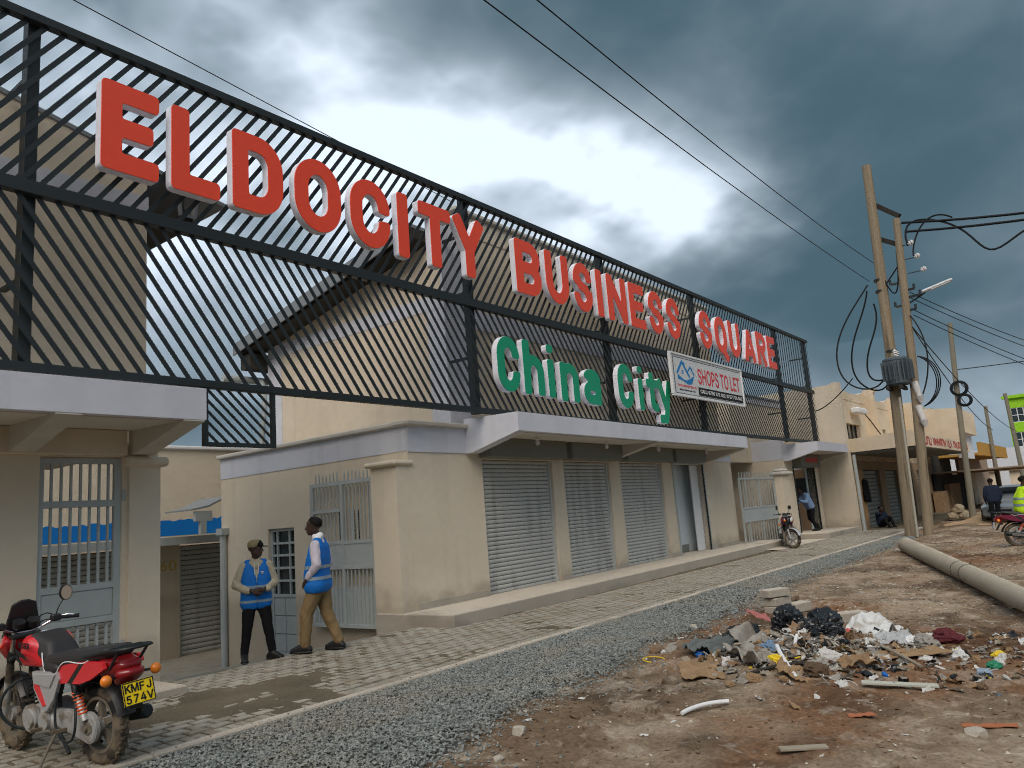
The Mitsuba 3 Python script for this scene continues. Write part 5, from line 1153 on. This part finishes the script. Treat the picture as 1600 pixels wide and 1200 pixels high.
    add('tank_cover', meshed([hullp(((.80, .085, .93), .072), ((.80, -.085, .93), .072), ((.60, .06, .88), .062), ((.60, -.06, .88), .062), ((.53, .085, .79), .06), ((.53, -.085, .79), .06), n=20)], e * 1.6, 4), SEATVINYL, k, smooth=True)
    if detail:
        add('decal', [side(Polygon([(.74, .80), (.93, .84), (.98, .90), (.86, .86), (.80, .84)]), .198, .201), side(Polygon([(.85, .74), (.97, .80), (.99, .84), (.90, .80)]), .186, .189)], INK, t_)
        lt_ = meshkit.text_mesh('BOXER', .045, .003, bold=True); lt_.apply_translation([-lt_.bounds[1][0] / 2, 0, 0]); lt_.apply_transform(np.array([[-1, 0, 0, 0], [0, 0, 1, 0], [0, 1, 0, 0], [0, 0, 0, 1.0]])); add('lettering', tf(lt_, move(.79, .2025, .895, rz=0, ry=-.06)), INK, t_, join=True)
    XF[0] = M
    st = add('seat', meshed([hullp(((.54, .10, .78), .055), ((.54, -.10, .78), .055), ((.30, .12, .80), .058), ((.30, -.12, .80), .058), n=18), hullp(((.30, .12, .80), .058), ((.30, -.12, .80), .058), ((-.02, .115, .83), .055), ((-.02, -.115, .83), .055), n=18), hullp(((-.02, .115, .83), .055), ((-.02, -.115, .83), .055), ((-.24, .085, .86), .045), ((-.24, -.085, .86), .045), n=18)], e * 1.6, 5), SEATVINYL, k, smooth=True)
    add('seat_side', meshed([hullp(((.50, q * .125, .75), .05), ((.42, q * .125, .69), .04), ((.34, q * .14, .74), .05), n=14) for q in (1, -1)], .03, 2), SEATVINYL, k, smooth=True)
    for q in (1, -1): add('piping', tube(spline([(.60, q * .135, .86), (.55, q * .16, .80), (.50, q * .168, .70), (.46, q * .165, .62)], 14), .0045, 6), WHITE, st); add('piping', tube(spline([(.34, q * .172, .64), (.31, q * .176, .72), (.24, q * .176, .785), (.1, q * .172, .80), (-.1, q * .16, .815)], 14), .0045, 6), WHITE, st)
    for q in (1, -1):
        pn = side(Polygon([(.66, .70), (.31, .71), (.29, .665), (.37, .52), (.46, .44), (.52, .43), (.64, .58)]).buffer(.012), .15, .18); add('side_panel', trimesh.util.concatenate([tf(pn, move(0, 0 if q > 0 else -.33, 0)), tf(side(Polygon([(.65, .695), (.32, .70), (.40, .60), (.62, .62)]), .18, .192), move(0, 0 if q > 0 else -.352, 0))]), SILVER, k, smooth=20)
        add('side_stripe', side(Polygon([(.64, .66), (.56, .60), (.47, .46), (.51, .445), (.635, .585)]), .181 if q > 0 else -.186, .186 if q > 0 else -.181), paint, k)
        tp = Polygon([(.33, .64), (.31, .71), (.25, .77), (.10, .79), (-.10, .80), (-.28, .80), (-.30, .76), (-.12, .68), (.02, .645)]).buffer(.008)
        cut_ = Polygon([(.20, .63), (.13, .63), (-.06, .80), (.0, .80)])
        a_, b_ = ((.135, .165) if q > 0 else (-.165, -.135)); add('tail_panel', side(tp.difference(cut_), a_, b_), paint, k, smooth=20); add('tail_stripe', side(tp.intersection(cut_), a_ + .002, b_ - .002), BLACKPLASTIC, k)
    add('tail_cowl', meshed([hullp(((-.20, .09, .78), .05), ((-.20, -.09, .78), .05), ((-.38, .05, .76), .045), ((-.38, -.05, .76), .045), ((-.2, .08, .70), .04), ((-.2, -.08, .70), .04))], .03, 3), REDLENS, k, smooth=True)
    tl_ = add('tail_light', meshed([hullp(((-.38, .07, .70), .045), ((-.38, -.07, .70), .045), ((-.34, .06, .66), .04), ((-.34, -.06, .66), .04), ((-.44, .04, .71), .03), ((-.44, -.04, .71), .03))], .02, 3), REDLENS, k, smooth=True)
    for q in (1, -1): i_ = add('indicator', tf(trimesh.creation.icosphere(3, .042), move(-.40, q * .20, .685, s=(.85, 1, 1))), AMBER, k, smooth=True); add('stalk', bar((-.36, q * .08, .69), (-.39, q * .17, .685), .018), BLACKPLASTIC, i_)
    rk = add('rear_rack', tube(spline([(.06, .145, .83), (-.15, .155, .855), (-.36, .14, .885), (-.49, .11, .895), (-.52, .05, .897), (-.52, -.05, .897), (-.49, -.11, .895), (-.36, -.14, .885), (-.15, -.155, .855), (.06, -.145, .83)], 40), .013, 8), BLACKSTEEL, k, smooth=40)
    for x_ in (-.34, -.41, -.48): add('cross_bar', bar((x_, -.125, .893), (x_, .125, .893), .026, .014), BLACKSTEEL, rk)
    for q in (1, -1): add('stay', tube([(-.44, q * .12, .89), (-.30, q * .11, .745)], .011, 8), BLACKSTEEL, rk)
    add('flap', side(Polygon([(-.33, .60), (-.36, .61), (-.45, .45), (-.43, .44)]), -.055, .055), BLACKPLASTIC, k)
    if plate:
        pl = add('number_plate', tf(box(-.003, .003, -.125, .125, -.085, .085, .002), move(-.485, 0, .565, ry=.22)), PLATE if detail else WHITE, k)
        add('rim_line', [tf(q, move(-.4895, 0, .565, ry=.22)) for q in (box(-.002, .001, -.125, .125, .078, .085), box(-.002, .001, -.125, .125, -.085, -.078), box(-.002, .001, .118, .125, -.078, .078), box(-.002, .001, -.125, -.118, -.078, .078))], INK, pl)
        if detail:
            for ln, z_ in (('KMFJ', .010), ('574V', -.068)):
                for i, ch in enumerate(ln):
                    m = meshkit.text_mesh(ch, .056, .003, bold=True); m.apply_translation([-m.bounds[:, 0].mean(), 0, 0]); m.apply_transform(np.array([[0, 0, -1, 0], [-1, 0, 0, 0], [0, 1, 0, 0], [0, 0, 0, 1.0]])); add('character', tf(m, move(-.485, 0, .565, ry=.22) @ move(-.004, .086 - i * .057, z_)), INK, pl, join=True)
    add('kick_stand', tube(spline([(.47, .10, .24), (.43, .20, .12), (.40, .28, .01)], 8), .012, 8), MUDDY, k); add('centre_stand', [tube([(.42, q * .10, .22), (.24, q * .13, .10)], .014, 8) for q in (1, -1)], BLACKSTEEL, k)
    add('foot_peg', [bar((.55, q * .12, .27), (.55, q * .26, .28), .026) for q in (1, -1)] + [bar((.22, q * .16, .29), (.22, q * .27, .30), .026) for q in (1, -1)], RUBBER, k)
    # everything that turns with the handlebar
    XF[0] = M @ move(1.18, 0, 0) @ move(rz=steer) @ move(-1.12, 0, 0)
    wheel(k, 1.27, detail)
    add('front_mudguard', fender(1.27, .345, 20, 150, .07), BLACKPLASTIC if detail or fairing else SILVER, k, smooth=40)
    for q in (1, -1):
        fk = add('fork', tube([(1.27, q * .092, .30), (1.175, q * .092, .60)], .030, 12), ALU, k, smooth=30); add('upper_tube', tube([(1.18, q * .092, .58), (1.04, q * .092, 1.0)], .019, 10), CHROME, fk, smooth=30); add('gaiter', tube([(1.175 - .0155 * i, q * .092, .59 + .05 * i / 1.02) for i in range(6)], [.034, .028] * 3, 12), RUBBER, fk)
    add('yoke', [box(1.0, 1.1, -.12, .12, .94, .98, .01), box(1.05, 1.15, -.12, .12, .76, .80, .01)], BLACKSTEEL, k)
    hb = add('handlebar', tube(spline([(.93, -.37, 1.055), (1.0, -.24, 1.065), (1.05, -.1, 1.0), (1.05, .1, 1.0), (1.0, .24, 1.065), (.93, .37, 1.055)], 30), .0115, 10), CHROME, k, smooth=40)
    for q in (1, -1):
        add('grip', tube([(.985, q * .26, 1.063), (.925, q * .385, 1.055)], .018, 10), RUBBER, hb); add('switch_box', tf(box(-.03, .03, -.04, .04, -.03, .03, .012), move(1.0, q * .22, 1.065)), BLACKPLASTIC, hb); add('lever', tube([(1.03, q * .23, 1.065), (1.035, q * .30, 1.06), (1.0, q * .385, 1.05)], .007, 6), BLACKSTEEL, hb)
        add('mirror_stem', tube(spline([(1.0, q * .22, 1.08), (.985, q * .25, 1.17), (.99, q * .29, 1.22)], 8), .006, 6), BLACKSTEEL, hb); mr = add('mirror', tf(disc(0, 0, .058, -.010, .012, 20), move(.985, q * .30, 1.27, rz=math.pi / 2 - .25 * q, s=(1, 1, 1.15))), BLACKPLASTIC, hb, smooth=30)
        add('mirror_glass', tf(disc(0, 0, .052, .0125, .0135, 20), move(.985, q * .30, 1.27, rz=math.pi / 2 - .25 * q, s=(1, 1, 1.15))), MIRROR, hb)
        add('front_indicator', tf(trimesh.creation.icosphere(2, .036), move(1.17, q * .19, .87)), AMBER, k, smooth=True)
    for q in ([(1.0, -.22, 1.06), (1.12, -.16, 1.10), (1.16, -.06, .95), (1.05, -.03, .78), (.85, -.05, .62)], [(1.0, .22, 1.06), (1.14, .18, 1.08), (1.17, .07, .92), (1.06, .05, .74), (.80, .08, .48)], [(1.0, -.20, 1.05), (1.15, -.14, 1.02), (1.22, -.1, .8), (1.28, -.08, .46)], [(1.03, .1, 1.0), (1.12, .12, .96), (1.15, .06, .86)]): add('control_cable', tube(spline(q, 18), .0055, 6), CABLE, k)
    add('clock', [tf(lathe([(0, 0), (.045, 0), (.052, .05), (.05, .06), (0, .055)], 16), move(1.06, q * .055, 1.03, ry=-.5)) for q in (1, -1)], BLACKPLASTIC, k, smooth=30)
    if fairing:
        fa_ = meshed([hullp(((1.20, .10, .86), .05), ((1.20, -.10, .86), .05), ((1.24, .06, .98), .04), ((1.24, -.06, .98), .04), ((1.10, .13, .92), .03), ((1.10, -.13, .92), .03), ((1.22, .07, .80), .04), ((1.22, -.07, .80), .04))], .025, 4); add('headlight_cowl', fa_, paint, k, smooth=True)
        add('fly_screen', meshed([hullp(((1.27, .09, .95), .02), ((1.27, -.09, .95), .02), ((1.08, .085, 1.22), .012), ((1.08, -.085, 1.22), .012), ((1.13, .13, 1.0), .014), ((1.13, -.13, 1.0), .014), ((1.21, 0, 1.13), .02), ((1.07, .03, 1.245), .012), ((1.07, -.03, 1.245), .012))], .02, 4), BLACKPLASTIC, k, smooth=True)
    hl = add('headlight', tf(lathe([(0, -.08), (.05, -.06), (.082, 0), (.084, .02), (.078, .028), (0, .03)], 24), move(1.25, 0, .90, ry=math.pi / 2 + .1)), BLACKPLASTIC, k, smooth=30); add('lens', tf(lathe([(0, .05), (.04, .044), (.074, .029), (0, .028)], 24), move(1.25, 0, .90, ry=math.pi / 2 + .1)), LENS, hl, smooth=40)
    XF[0] = np.eye(4); return k


motorcycle('red motorcycle with a muddy rear wheel and yellow plate parked by the near shop', move(2.97, 6.51, .0, math.radians(96.2), 0, -.045), True, steer=math.radians(-6))
motorcycle('small red and blue motorcycle parked facing the camera by the side alley gate', move(25.85, 8.80, .0, math.radians(201), 0, -.05), False, paint=mat('bike_blue_red', (.16, .02, .05), .25), steer=math.radians(48), plate=False, fairing=False)
motorcycle('dark red motorcycle under a rider in a bright yellow vest at the far roadside', move(23.2, 2.12, -.06, math.radians(-74)), False, paint='mat_bike_blue_red', plate=True)
simple_man('rider in a bright yellow reflective vest sitting on the far red motorcycle', move(23.3, 1.96, -.06, math.radians(-74)),
           [((.10, .17, 1.40), (.10, -.17, 1.40), .085), ((.03, .14, 1.18), (.03, -.14, 1.18), .135), ((.0, .12, .92), (.0, -.12, .92), .14)],
           [((.05, .12, .86), (.42, .22, .72), (.32, .24, .36)), ((.05, -.12, .86), (.42, -.22, .72), (.32, -.24, .36))], [((.1, .22, 1.38), (.32, .30, 1.16), (.6, .3, 1.10)), ((.1, -.22, 1.38), (.32, -.30, 1.16), (.6, -.3, 1.10))], (.16, 0, 1.62), HIVIS, BLACKCLOTH)
rk_ = 'person_004' if 'person_004__shirt' in scene else None
if rk_:
    XF[0] = move(23.3, 1.96, -.06, math.radians(-74))
    for z0, z1 in ((1.16, 1.22), (1.0, 1.06)):
        T_ = [((.10, .17, 1.40), (.10, -.17, 1.40), .085), ((.03, .14, 1.18), (.03, -.14, 1.18), .135), ((.0, .12, .92), (.0, -.12, .92), .14)]
        add('tape', MF.batch_boolean([hullp((a, r + .006), (b, r + .006), (a2, r2 + .006), (b2, r2 + .006)) for (a, b, r), (a2, b2, r2) in zip(T_[:-1], T_[1:])], manifold3d.OpType.Add) ^ MF.cube([3, 3, z1 - z0], True).translate([0, 0, (z0 + z1) / 2]), REFLECT, rk_, smooth=30)
    XF[0] = np.eye(4)

# the parked saloon
cr = thing('parked_car', 'silver saloon car parked nose on beyond the yellow vested rider', 'car'); XF[0] = move(36.9, 3.15, -.06, math.radians(168))
def loft(sections, n=10):
    P = []
    for x, w, z0, z1, c in sections:
        q = sbox(-w, z0, w, z1).buffer(-c).buffer(c, 4); r_ = np.array([q.exterior.interpolate(t, normalized=True).coords[0] for t in np.linspace(0, 1, 40, endpoint=False)]); r_ = r_[np.argsort(np.arctan2(r_[:, 1] - (z0 + z1) / 2, r_[:, 0]))]; P.append(np.c_[np.full(40, x), r_])
    P = np.array(P); m_ = len(P); f = []
    for i in range(m_ - 1):
        for j in range(40): a, b, c, d = i * 40 + j, i * 40 + (j + 1) % 40, (i + 1) * 40 + (j + 1) % 40, (i + 1) * 40 + j; f += [(a, c, b), (a, d, c)]
    V = np.vstack([P.reshape(-1, 3), P[0].mean(0), P[-1].mean(0)])
    for j in range(40): f += [(len(V) - 2, j, (j + 1) % 40), (len(V) - 1, (m_ - 1) * 40 + (j + 1) % 40, (m_ - 1) * 40 + j)]
    t = trimesh.Trimesh(V, np.array(f), process=False); t.fix_normals(); return t
add('body', loft([(-2.2, .62, .40, .85, .12), (-2.1, .78, .28, .96, .14), (-1.3, .83, .22, 1.0, .14), (0, .84, .20, .98, .14), (1.1, .83, .22, .94, .14), (1.9, .76, .26, .80, .14), (2.2, .58, .34, .66, .12)]), CARPAINT, cr, smooth=40)
add('roof', loft([(-1.55, .62, .93, 1.02, .03), (-1.0, .58, .95, 1.38, .08), (-.3, .57, .95, 1.45, .10), (.35, .58, .95, 1.40, .08), (1.1, .66, .90, .97, .02)]), CARPAINT, cr, smooth=40)
add('windscreen', tf(box(-.012, .012, -.53, .53, -.40, .40), move(.80, 0, 1.17, ry=1.03)), GLASSDARK, cr); add('rear_window', tf(box(-.012, .012, -.5, .5, -.3, .3), move(-1.33, 0, 1.2, ry=-.95)), GLASSDARK, cr)
for q in (1, -1):
    for a, b in ((.0, .62), (-.9, -.06)): add('side_window', tf(wall_xz(Polygon([(a, 1.0), (b, 1.0), (b - (.36 if b > .3 else 0), 1.36), (a + (.0 if a > -.5 else .25), 1.38)]), -.006, .006), move(0, q * .64, 0, rx=q * .12)), GLASSDARK, cr)
    add('headlight', tf(trimesh.creation.icosphere(2, .14), move(2.02, q * .56, .66, s=(.6, 1, .6))), LENS, cr, smooth=True); add('wing_mirror', tf(box(-.06, .06, -.09, .09, -.05, .06, .02), move(.62, q * .92, 1.02)), CARPAINT, cr)
    for x_ in (1.35, -1.35): w_ = add('wheel', disc(x_, .30, .31, min(q * .66, q * .86), max(q * .66, q * .86)), RUBBER, cr, smooth=30); add('wheel_disc', disc(x_, .30, .19, min(q * .85, q * .87), max(q * .85, q * .87)), ALU, w_, smooth=30)
add('grille', box(2.12, 2.215, -.42, .42, .46, .58, .02), BLACKPLASTIC, cr); add('number_plate', box(2.2, 2.222, -.25, .25, .34, .44), WHITE, cr)
XF[0] = np.eye(4)

# ---------------------------------------------------------------- the rubbish on the verge
def gz(x, y): return float(soil_z(np.array([float(x)]), np.array([float(y)]))[0])


def crumple(w, d, h, seed, sub=4, rough=.30, freq=5.0):
    """A creased bag or rag: a closed lump with ridges folded into it."""
    m = trimesh.creation.icosphere(sub); v = np.array(m.vertices)
    r1 = np.abs(meshkit.fbm(v * freq * .45 + seed, 3, seed) - .5) * 2; r2 = np.abs(meshkit.fbm(v * freq + seed * 2, 4, seed + 5) - .5) * 2; big = meshkit.fbm(v * 1.1 + seed, 2, seed + 9)
    v = v * (1 + (big - .5) * .9 - rough * (1.5 * r1 + .8 * r2))[:, None]
    v[:, 2] = np.maximum(v[:, 2], -.45); m.vertices = v * [w / 2, d / 2, h / 1.5]; m.apply_translation([0, 0, h * .3]); return m


def rag(w, d, amp, seed, n=26, thick=.006, freq=3.0):
    """A creased sheet with a little thickness."""
    u = np.linspace(-.5, .5, n); X, Y = np.meshgrid(u, u, indexing='ij'); q = np.stack([X * freq, Y * freq, X * 0], -1)
    Z = (np.abs(meshkit.fbm(q + seed, 3, seed) - .5) * 2 + .6 * meshkit.fbm(q * .5 + seed, 2, seed + 3)) * amp; Z -= Z.min()
    ed = 1 + .25 * (meshkit.fbm(q * 1.2 + 7, 3, seed + 1) - .5); P = np.stack([X * w * ed, Y * d * ed, Z], -1).reshape(-1, 3)
    i, j = np.meshgrid(np.arange(n - 1), np.arange(n - 1), indexing='ij'); a = (i * n + j).ravel(); F = np.vstack([np.stack([a, a + n, a + n + 1], -1), np.stack([a, a + n + 1, a + 1], -1)])
    N_ = len(P); b = [k for k in range(n)] + [k * n + n - 1 for k in range(1, n)] + [(n - 1) * n + k for k in range(n - 2, -1, -1)] + [k * n for k in range(n - 2, 0, -1)]
    S = [];
    for p_, q_ in zip(b, b[1:] + b[:1]): S += [(p_, q_, q_ + N_), (p_, q_ + N_, p_ + N_)]
    return trimesh.Trimesh(np.vstack([P, P - [0, 0, thick]]), np.vstack([F, F[:, ::-1] + N_, np.array(S)]), process=False)


def lay(name, mesh, m, x, y, label, cat, z=0.0, rz=0.0, rx=0.0, ry=0.0, smooth=False, group=None):
    return add(name, mesh, m, label=label, cat=cat, group=group, smooth=smooth, T=move(x, y, gz(x, y) + z, rz, ry, rx))


def rock(name, x, y, s, m, label, seed, z=-.02):
    t = trimesh.creation.icosphere(3); v = np.array(t.vertices); r_ = np.random.default_rng(seed)
    for _ in range(9):
        n_ = r_.normal(0, 1, 3); n_ /= np.linalg.norm(n_); dd = v @ n_; c_ = r_.uniform(.55, .8); v = v - np.maximum(dd - c_, 0)[:, None] * n_
    v *= (1 + .12 * (meshkit.fbm(v * 3 + seed, 3, seed) - .5))[:, None]; t.vertices = v * np.array([1, .8, .62]) * s
    lay(name, t, m, x, y, label, 'rock', z + s * .35, rz=seed * 1.3, smooth=30)


def block(a, b, c): return tf(box(-a / 2, a / 2, -b / 2, b / 2, 0, c, .008), np.eye(4))
H0 = gz(11.1, 4.0)
bs = 'cement blocks stacked behind the rubbish'
for dx, dy, z, rz, lb_ in ((0, 0, 0, .3, 'lowest grey cement block of the small stack behind the rubbish'), (.33, -.16, 0, .4, 'grey cement block standing beside the small block stack'), (.02, .02, .13, .42, 'middle grey cement slab of the small stack behind the rubbish'), (-.03, .03, .25, .2, 'topmost pale cement slab of the small stack behind the rubbish')):
    add('cement_block', block(.40, .2, .125 if z < .1 else .105), CONCRETE, label=lb_, cat='block', group=bs, T=move(11.05 + dx, 4.0 + dy, H0 + z - .01, rz - .65))
lay('cement_block', block(.42, .2, .15), CONCRETE, 11.0, 3.05, 'grey cement block lying behind the white sack', 'block', -.02, -.7)
lay('rubbish_bag', crumple(.56, .45, .28, 3), BAGBLACK, 8.95, 3.15, 'left bulging black plastic bag on top of the rubbish', 'bag', .06, smooth=25)
lay('rubbish_bag', crumple(.52, .42, .28, 8), BAGBLACK, 9.05, 2.80, 'right bulging black plastic bag on top of the rubbish', 'bag', .04, .6, smooth=25)
lay('rubbish_bag', crumple(.4, .34, .24, 21), BAGBLACK, 8.62, 2.72, 'smallest shiny black bag in front of the other two black bags', 'bag', .02, smooth=25)
lay('rubbish_bag', crumple(.5, .3, .22, 15), BAGBLACK, 9.1, 3.75, 'dark grey bag at the gravel side of the rubbish', 'bag', .0, -.6, smooth=25)
lay('cement_sack', rag(.66, .44, .26, 31, 30, .012, 2.0), SHEETGREY, 8.35, 3.28, 'beige grey empty sack leaning up before the black bags', 'sack', .02, -.5, rx=.3, smooth=25)
lay('cement_sack', rag(.56, .36, .22, 37, 30, .012, 2.2), SHEETGREY, 7.72, 3.12, 'beige grey sack crumpled at the near side of the heap', 'sack', .0, .9, smooth=25)
lay('white_sack', rag(.74, .5, .25, 44, 34, .014, 2.4), SACKWHITE, 10.2, 2.6, 'big white printed sack lying crumpled at the back of the rubbish', 'sack', -.02, -.2, smooth=25)
lay('plastic_film', rag(.7, .42, .09, 51), PLASTICCLEAR, 9.6, 2.25, 'greyish clear plastic film spread in front of the white sack', 'film', .01, .3)
lay('tarpaulin', rag(.9, .5, .2, 57), mat('tarp_slate', (.12, .135, .13), .6), 8.45, 3.72, 'slate grey sheet draped over the gravel side of the heap', 'sheet', .02, -.4)
lay('red_paper', rag(.30, .26, .06, 61), mat('paper_dull_red', (.36, .13, .115), .8), 8.55, 3.35, 'pinkish red paper on top of the beige sack', 'paper', .30, .4, rx=.4)
for k, (x, y, w_, d_, rz, lb_) in enumerate(((8.6, 1.95, .95, .26, -.75, 'long flat brown cardboard sheet at the back right of the heap'), (7.3, 3.5, .7, .4, .5, 'brown cardboard sheet at the near left corner of the heap'), (7.35, 2.62, .34, .3, .2, 'torn brown carton flap standing at the front of the heap'), (7.9, 2.2, .36, .26, -.9, 'crushed brown carton piece right of the heap'))):
    lay('cardboard_sheet', rag(w_, d_, .06 if k < 2 else .14, 70 + k), CARDBOARD, x, y, lb_, 'cardboard', .01, rz, rx=.5 if k == 2 else 0)
for x, y, w_, m, lb_, s in ((7.62, 2.85, .26, YELLOWP, 'yellow crumpled wrapper at the front of the heap', 1), (9.05, 1.16, .14, YELLOWP, 'yellow plastic piece at the far right end of the litter', 2), (8.72, 2.62, .10, YELLOWP, 'small yellow tag against the black bag', 3), (8.05, 3.05, .30, mat('cloth_blue_grey', (.14, .22, .32), .9), 'dull blue cloth in the middle of the heap', 4), (8.1, 3.84, .2, BLUEP, 'bright blue wrapper at the left end of the heap', 5), (7.74, 1.92, .09, BLUEP, 'small blue cup lying at the front of the litter', 6), (8.2, 1.2, .13, mat('plastic_paleblue', (.26, .34, .42), .4), 'pale blue bottle lying at the right end of the litter', 7), (8.5, 1.15, .18, GREENP, 'green plastic bag flattened at the right end', 8), (9.78, 2.75, .13, mat('tin_red', (.6, .12, .12), .3), 'red and white tin behind the black bags', 9), (9.75, 1.72, .34, mat('cloth_maroon', (.10, .02, .025), .9), 'dark maroon cloth at the back right of the litter', 10), (9.4, 2.0, .2, WHITE, 'white tissue scrap in front of the white sack', 11), (8.9, 1.5, .24, SACKWHITE, 'white foam cup near the green bag', 12), (7.95, 2.45, .3, mat('cloth_white', (.5, .48, .45), .9), 'white rag at the front centre of the heap', 13), (7.5, 2.45, .3, mat('cloth_brown', (.10, .065, .04), .9), 'dark brown rag at the front right of the heap', 14), (9.3, 1.85, .3, SHEETGREY, 'grey crumpled paper behind the long cardboard', 15)):
    lay('litter_piece', crumple(w_, w_ * .7, w_ * .45, 90 + s, 3), m, x, y, lb_, 'litter', -.0, s * 1.1, smooth=25)
for a, b, r_, m, lb_ in (((7.95, 2.95, .10), (7.25, 2.55, .02), .02, WHITE, 'white bent plastic strip at the front of the heap'), ((8.5, 2.85, .14), (7.9, 2.75, .06), .018, WHITE, 'white thin rod lying over the middle of the heap'), ((7.1, 3.05, .02), (7.75, 2.5, .04), .016, DARKTIMBER, 'dark thin stick at the front edge of the heap'), ((8.9, 2.3, .06), (8.2, 1.7, .03), .016, WOODGREY, 'grey stick lying to the right of the heap')):
    a, b = np.array(a), np.array(b); a[2] += gz(a[0], a[1]); b[2] += gz(b[0], b[1]); mid_ = (a + b) / 2 + [0, .03, .03]
    add('rubbish_strip', tube(spline([a, mid_, b], 8), r_, 7), m, label=lb_, cat='strip')
a, b = np.array((5.95, 3.06, gz(5.95, 3.06) + .03)), np.array((6.38, 2.84, gz(6.38, 2.84) + .03)); add('white_pipe', tube(spline([a, (a + b) / 2 + [.05, .02, .01], b], 8), .017, 10), WHITE, label='short white plastic pipe lying on the near earth', cat='pipe')
lay('plank', tf(box(-.30, .30, -.045, .045, 0, .022, .004), np.eye(4)), mat('board_pale', (.42, .42, .36), .8), 7.45, 1.74, 'pale grey board lying at the front right of the rubbish', 'plank', .02, -1.25, ry=.05)
lay('plank', tf(box(-.16, .16, -.035, .035, 0, .02, .004), np.eye(4)), WOODGREY, 5.5, 1.95, 'short brown board lying alone on the near earth', 'plank', .005, -1.0)
lay('plank', tf(box(-.22, .22, -.04, .04, 0, .02, .004), np.eye(4)), WOODGREY, 7.9, 3.4, 'weathered board end sticking out of the heap beside the beige sack', 'plank', .08, .7, ry=.4)
lay('orange_scrap', rag(.2, .08, .015, 120), mat('scrap_orange', (.34, .13, .065), .95), 6.42, 1.8, 'small orange stained scrap pressed into the near earth', 'scrap', .012, -.9)
lay('orange_scrap', rag(.36, .07, .02, 125), 'mat_scrap_orange', 6.55, .98, 'long orange strip pressed into the earth at the right', 'scrap', .012, -1.2)
for x, y, s, m, lb_, sd in ((4.95, 3.96, .085, CONCRETE, 'brown rounded stone at the edge of the gravel in the foreground', 1), (6.84, 3.62, .10, SOIL, 'reddish earth clod below the gravel edge', 2), (5.92, 3.30, .09, SOIL, 'brown earth lump beside the white pipe', 3), (6.35, 1.05, .09, CONCRETE, 'grey stone in the right foreground', 4), (4.46, 3.78, .06, CONCRETE, 'small pale stone nearest the camera by the gravel', 5), (7.05, 4.18, .11, SOIL, 'large red clod on the gravel edge left of the heap', 6), (8.3, 4.5, .10, SOIL, 'red clod on the gravel edge behind the heap', 7), (9.96, 4.8, .09, CONCRETE, 'flat pale stone lying on the gravel', 8), (5.4, 3.7, .07, SOIL, 'small red clod in the near foreground', 9), (12.6, 4.3, .13, SOIL, 'brown boulder of earth beyond the block stack', 10)): rock('stone', x, y, s, m, lb_, sd)
# the small stuff of the heap: scraps that nobody could count
rs = np.random.default_rng(77)
def scraps(n, m, seed, size, label):
    r_ = np.random.default_rng(seed); out = []
    forms_ = [crumple(1, .8, .45, 200 + seed + i, 3, .42) for i in range(1)] + [rag(1.1, .7, .40, 300 + seed + i, 9, .02, 2.2) for i in range(5)] + [tf(box(-.5, .5, -.12, .12, -.03, .03), np.eye(4)), tube(spline([(-.9, 0, 0), (-.2, .2, .15), (.8, -.1, .05)], 7), .05, 5)]
    for _ in range(n):
        if r_.random() < .62: x, y = 8.35 + r_.normal(0, .55), 2.85 + r_.normal(0, .5)
        else: x, y = r_.uniform(7.4, 10.4), r_.uniform(.9, 3.7)
        s = size * r_.uniform(.4, 1.25); hp = .16 * math.exp(-(((x - 8.4) / .6) ** 2 + ((y - 2.95) / .5) ** 2))
        out.append(tf(forms_[r_.integers(0, len(forms_))], move(x, y, gz(x, y) + hp * r_.uniform(0, 1) + .005, r_.uniform(0, 6.3), r_.normal(0, .5), r_.normal(0, .5), s)))
    add('rubbish_scraps', out, m, label=label, kind='stuff', smooth=35)


scraps(260, mat('scrap_white', (.55, .54, .51), .7), 1, .10, 'white paper and film scraps scattered through the rubbish'); scraps(240, SHEETGREY, 2, .12, 'grey paper scraps scattered through the rubbish'); scraps(170, CARDBOARD, 3, .12, 'brown card scraps scattered through the rubbish'); scraps(110, BAGBLACK, 4, .12, 'black film scraps scattered through the rubbish')
scraps(26, 'mat_plastic_paleblue', 5, .07, 'pale blue scraps scattered through the rubbish'); scraps(22, YELLOWP, 6, .05, 'yellow scraps scattered through the rubbish'); scraps(110, SOIL, 7, .10, 'earth lumps mixed into the rubbish'); scraps(150, WOODGREY, 8, .10, 'splintered wood bits mixed into the rubbish')
r = np.random.default_rng(99); n = 150; cx = r.uniform(4.0, 22, n); cy = r.uniform(-.2, 5.2, n); kp = cy < gravel_edge(cx) + .6; cx, cy = cx[kp], cy[kp]; fl_ = [rag(1, .6, .15, 400 + i, 5, .03) for i in range(4)]
add('litter_scraps', [tf(fl_[i % 4], move(a_, b_, gz(a_, b_) + .006, r.uniform(0, 6.3), 0, 0, r.uniform(.02, .08))) for i, (a_, b_) in enumerate(zip(cx, cy))], 'mat_scrap_white', kind='stuff', label='small pale litter scraps strewn over the bare earth')
wt = thing('cable_scrap', 'thin yellow cable end curled on the earth beside the gravel', 'cable'); add('strand', tube(spline([(7.6, 4.2, .0), (7.7, 4.35, .02), (7.85, 4.3, .01), (7.8, 4.15, .0)], 12), .006, 6), YELLOWP, wt)
sk_ = 'filled sacks by the far pole'
for x, y, z, lb_ in ((40.3, 6.0, .15, 'beige filled sack lying left at the foot of the far pole'), (40.5, 5.6, .15, 'beige filled sack lying right at the foot of the far pole'), (40.4, 5.8, .42, 'topmost beige filled sack at the foot of the far pole')): add('filled_sack', crumple(.85, .5, .36, int(z * 100) + 3, 3, .12, 3), mat(f'sack_beige_{int(y * 10)}', (.40, .32, .21), .9), label=lb_, cat='sack', group=sk_, T=move(x, y, z - .12), smooth=30)
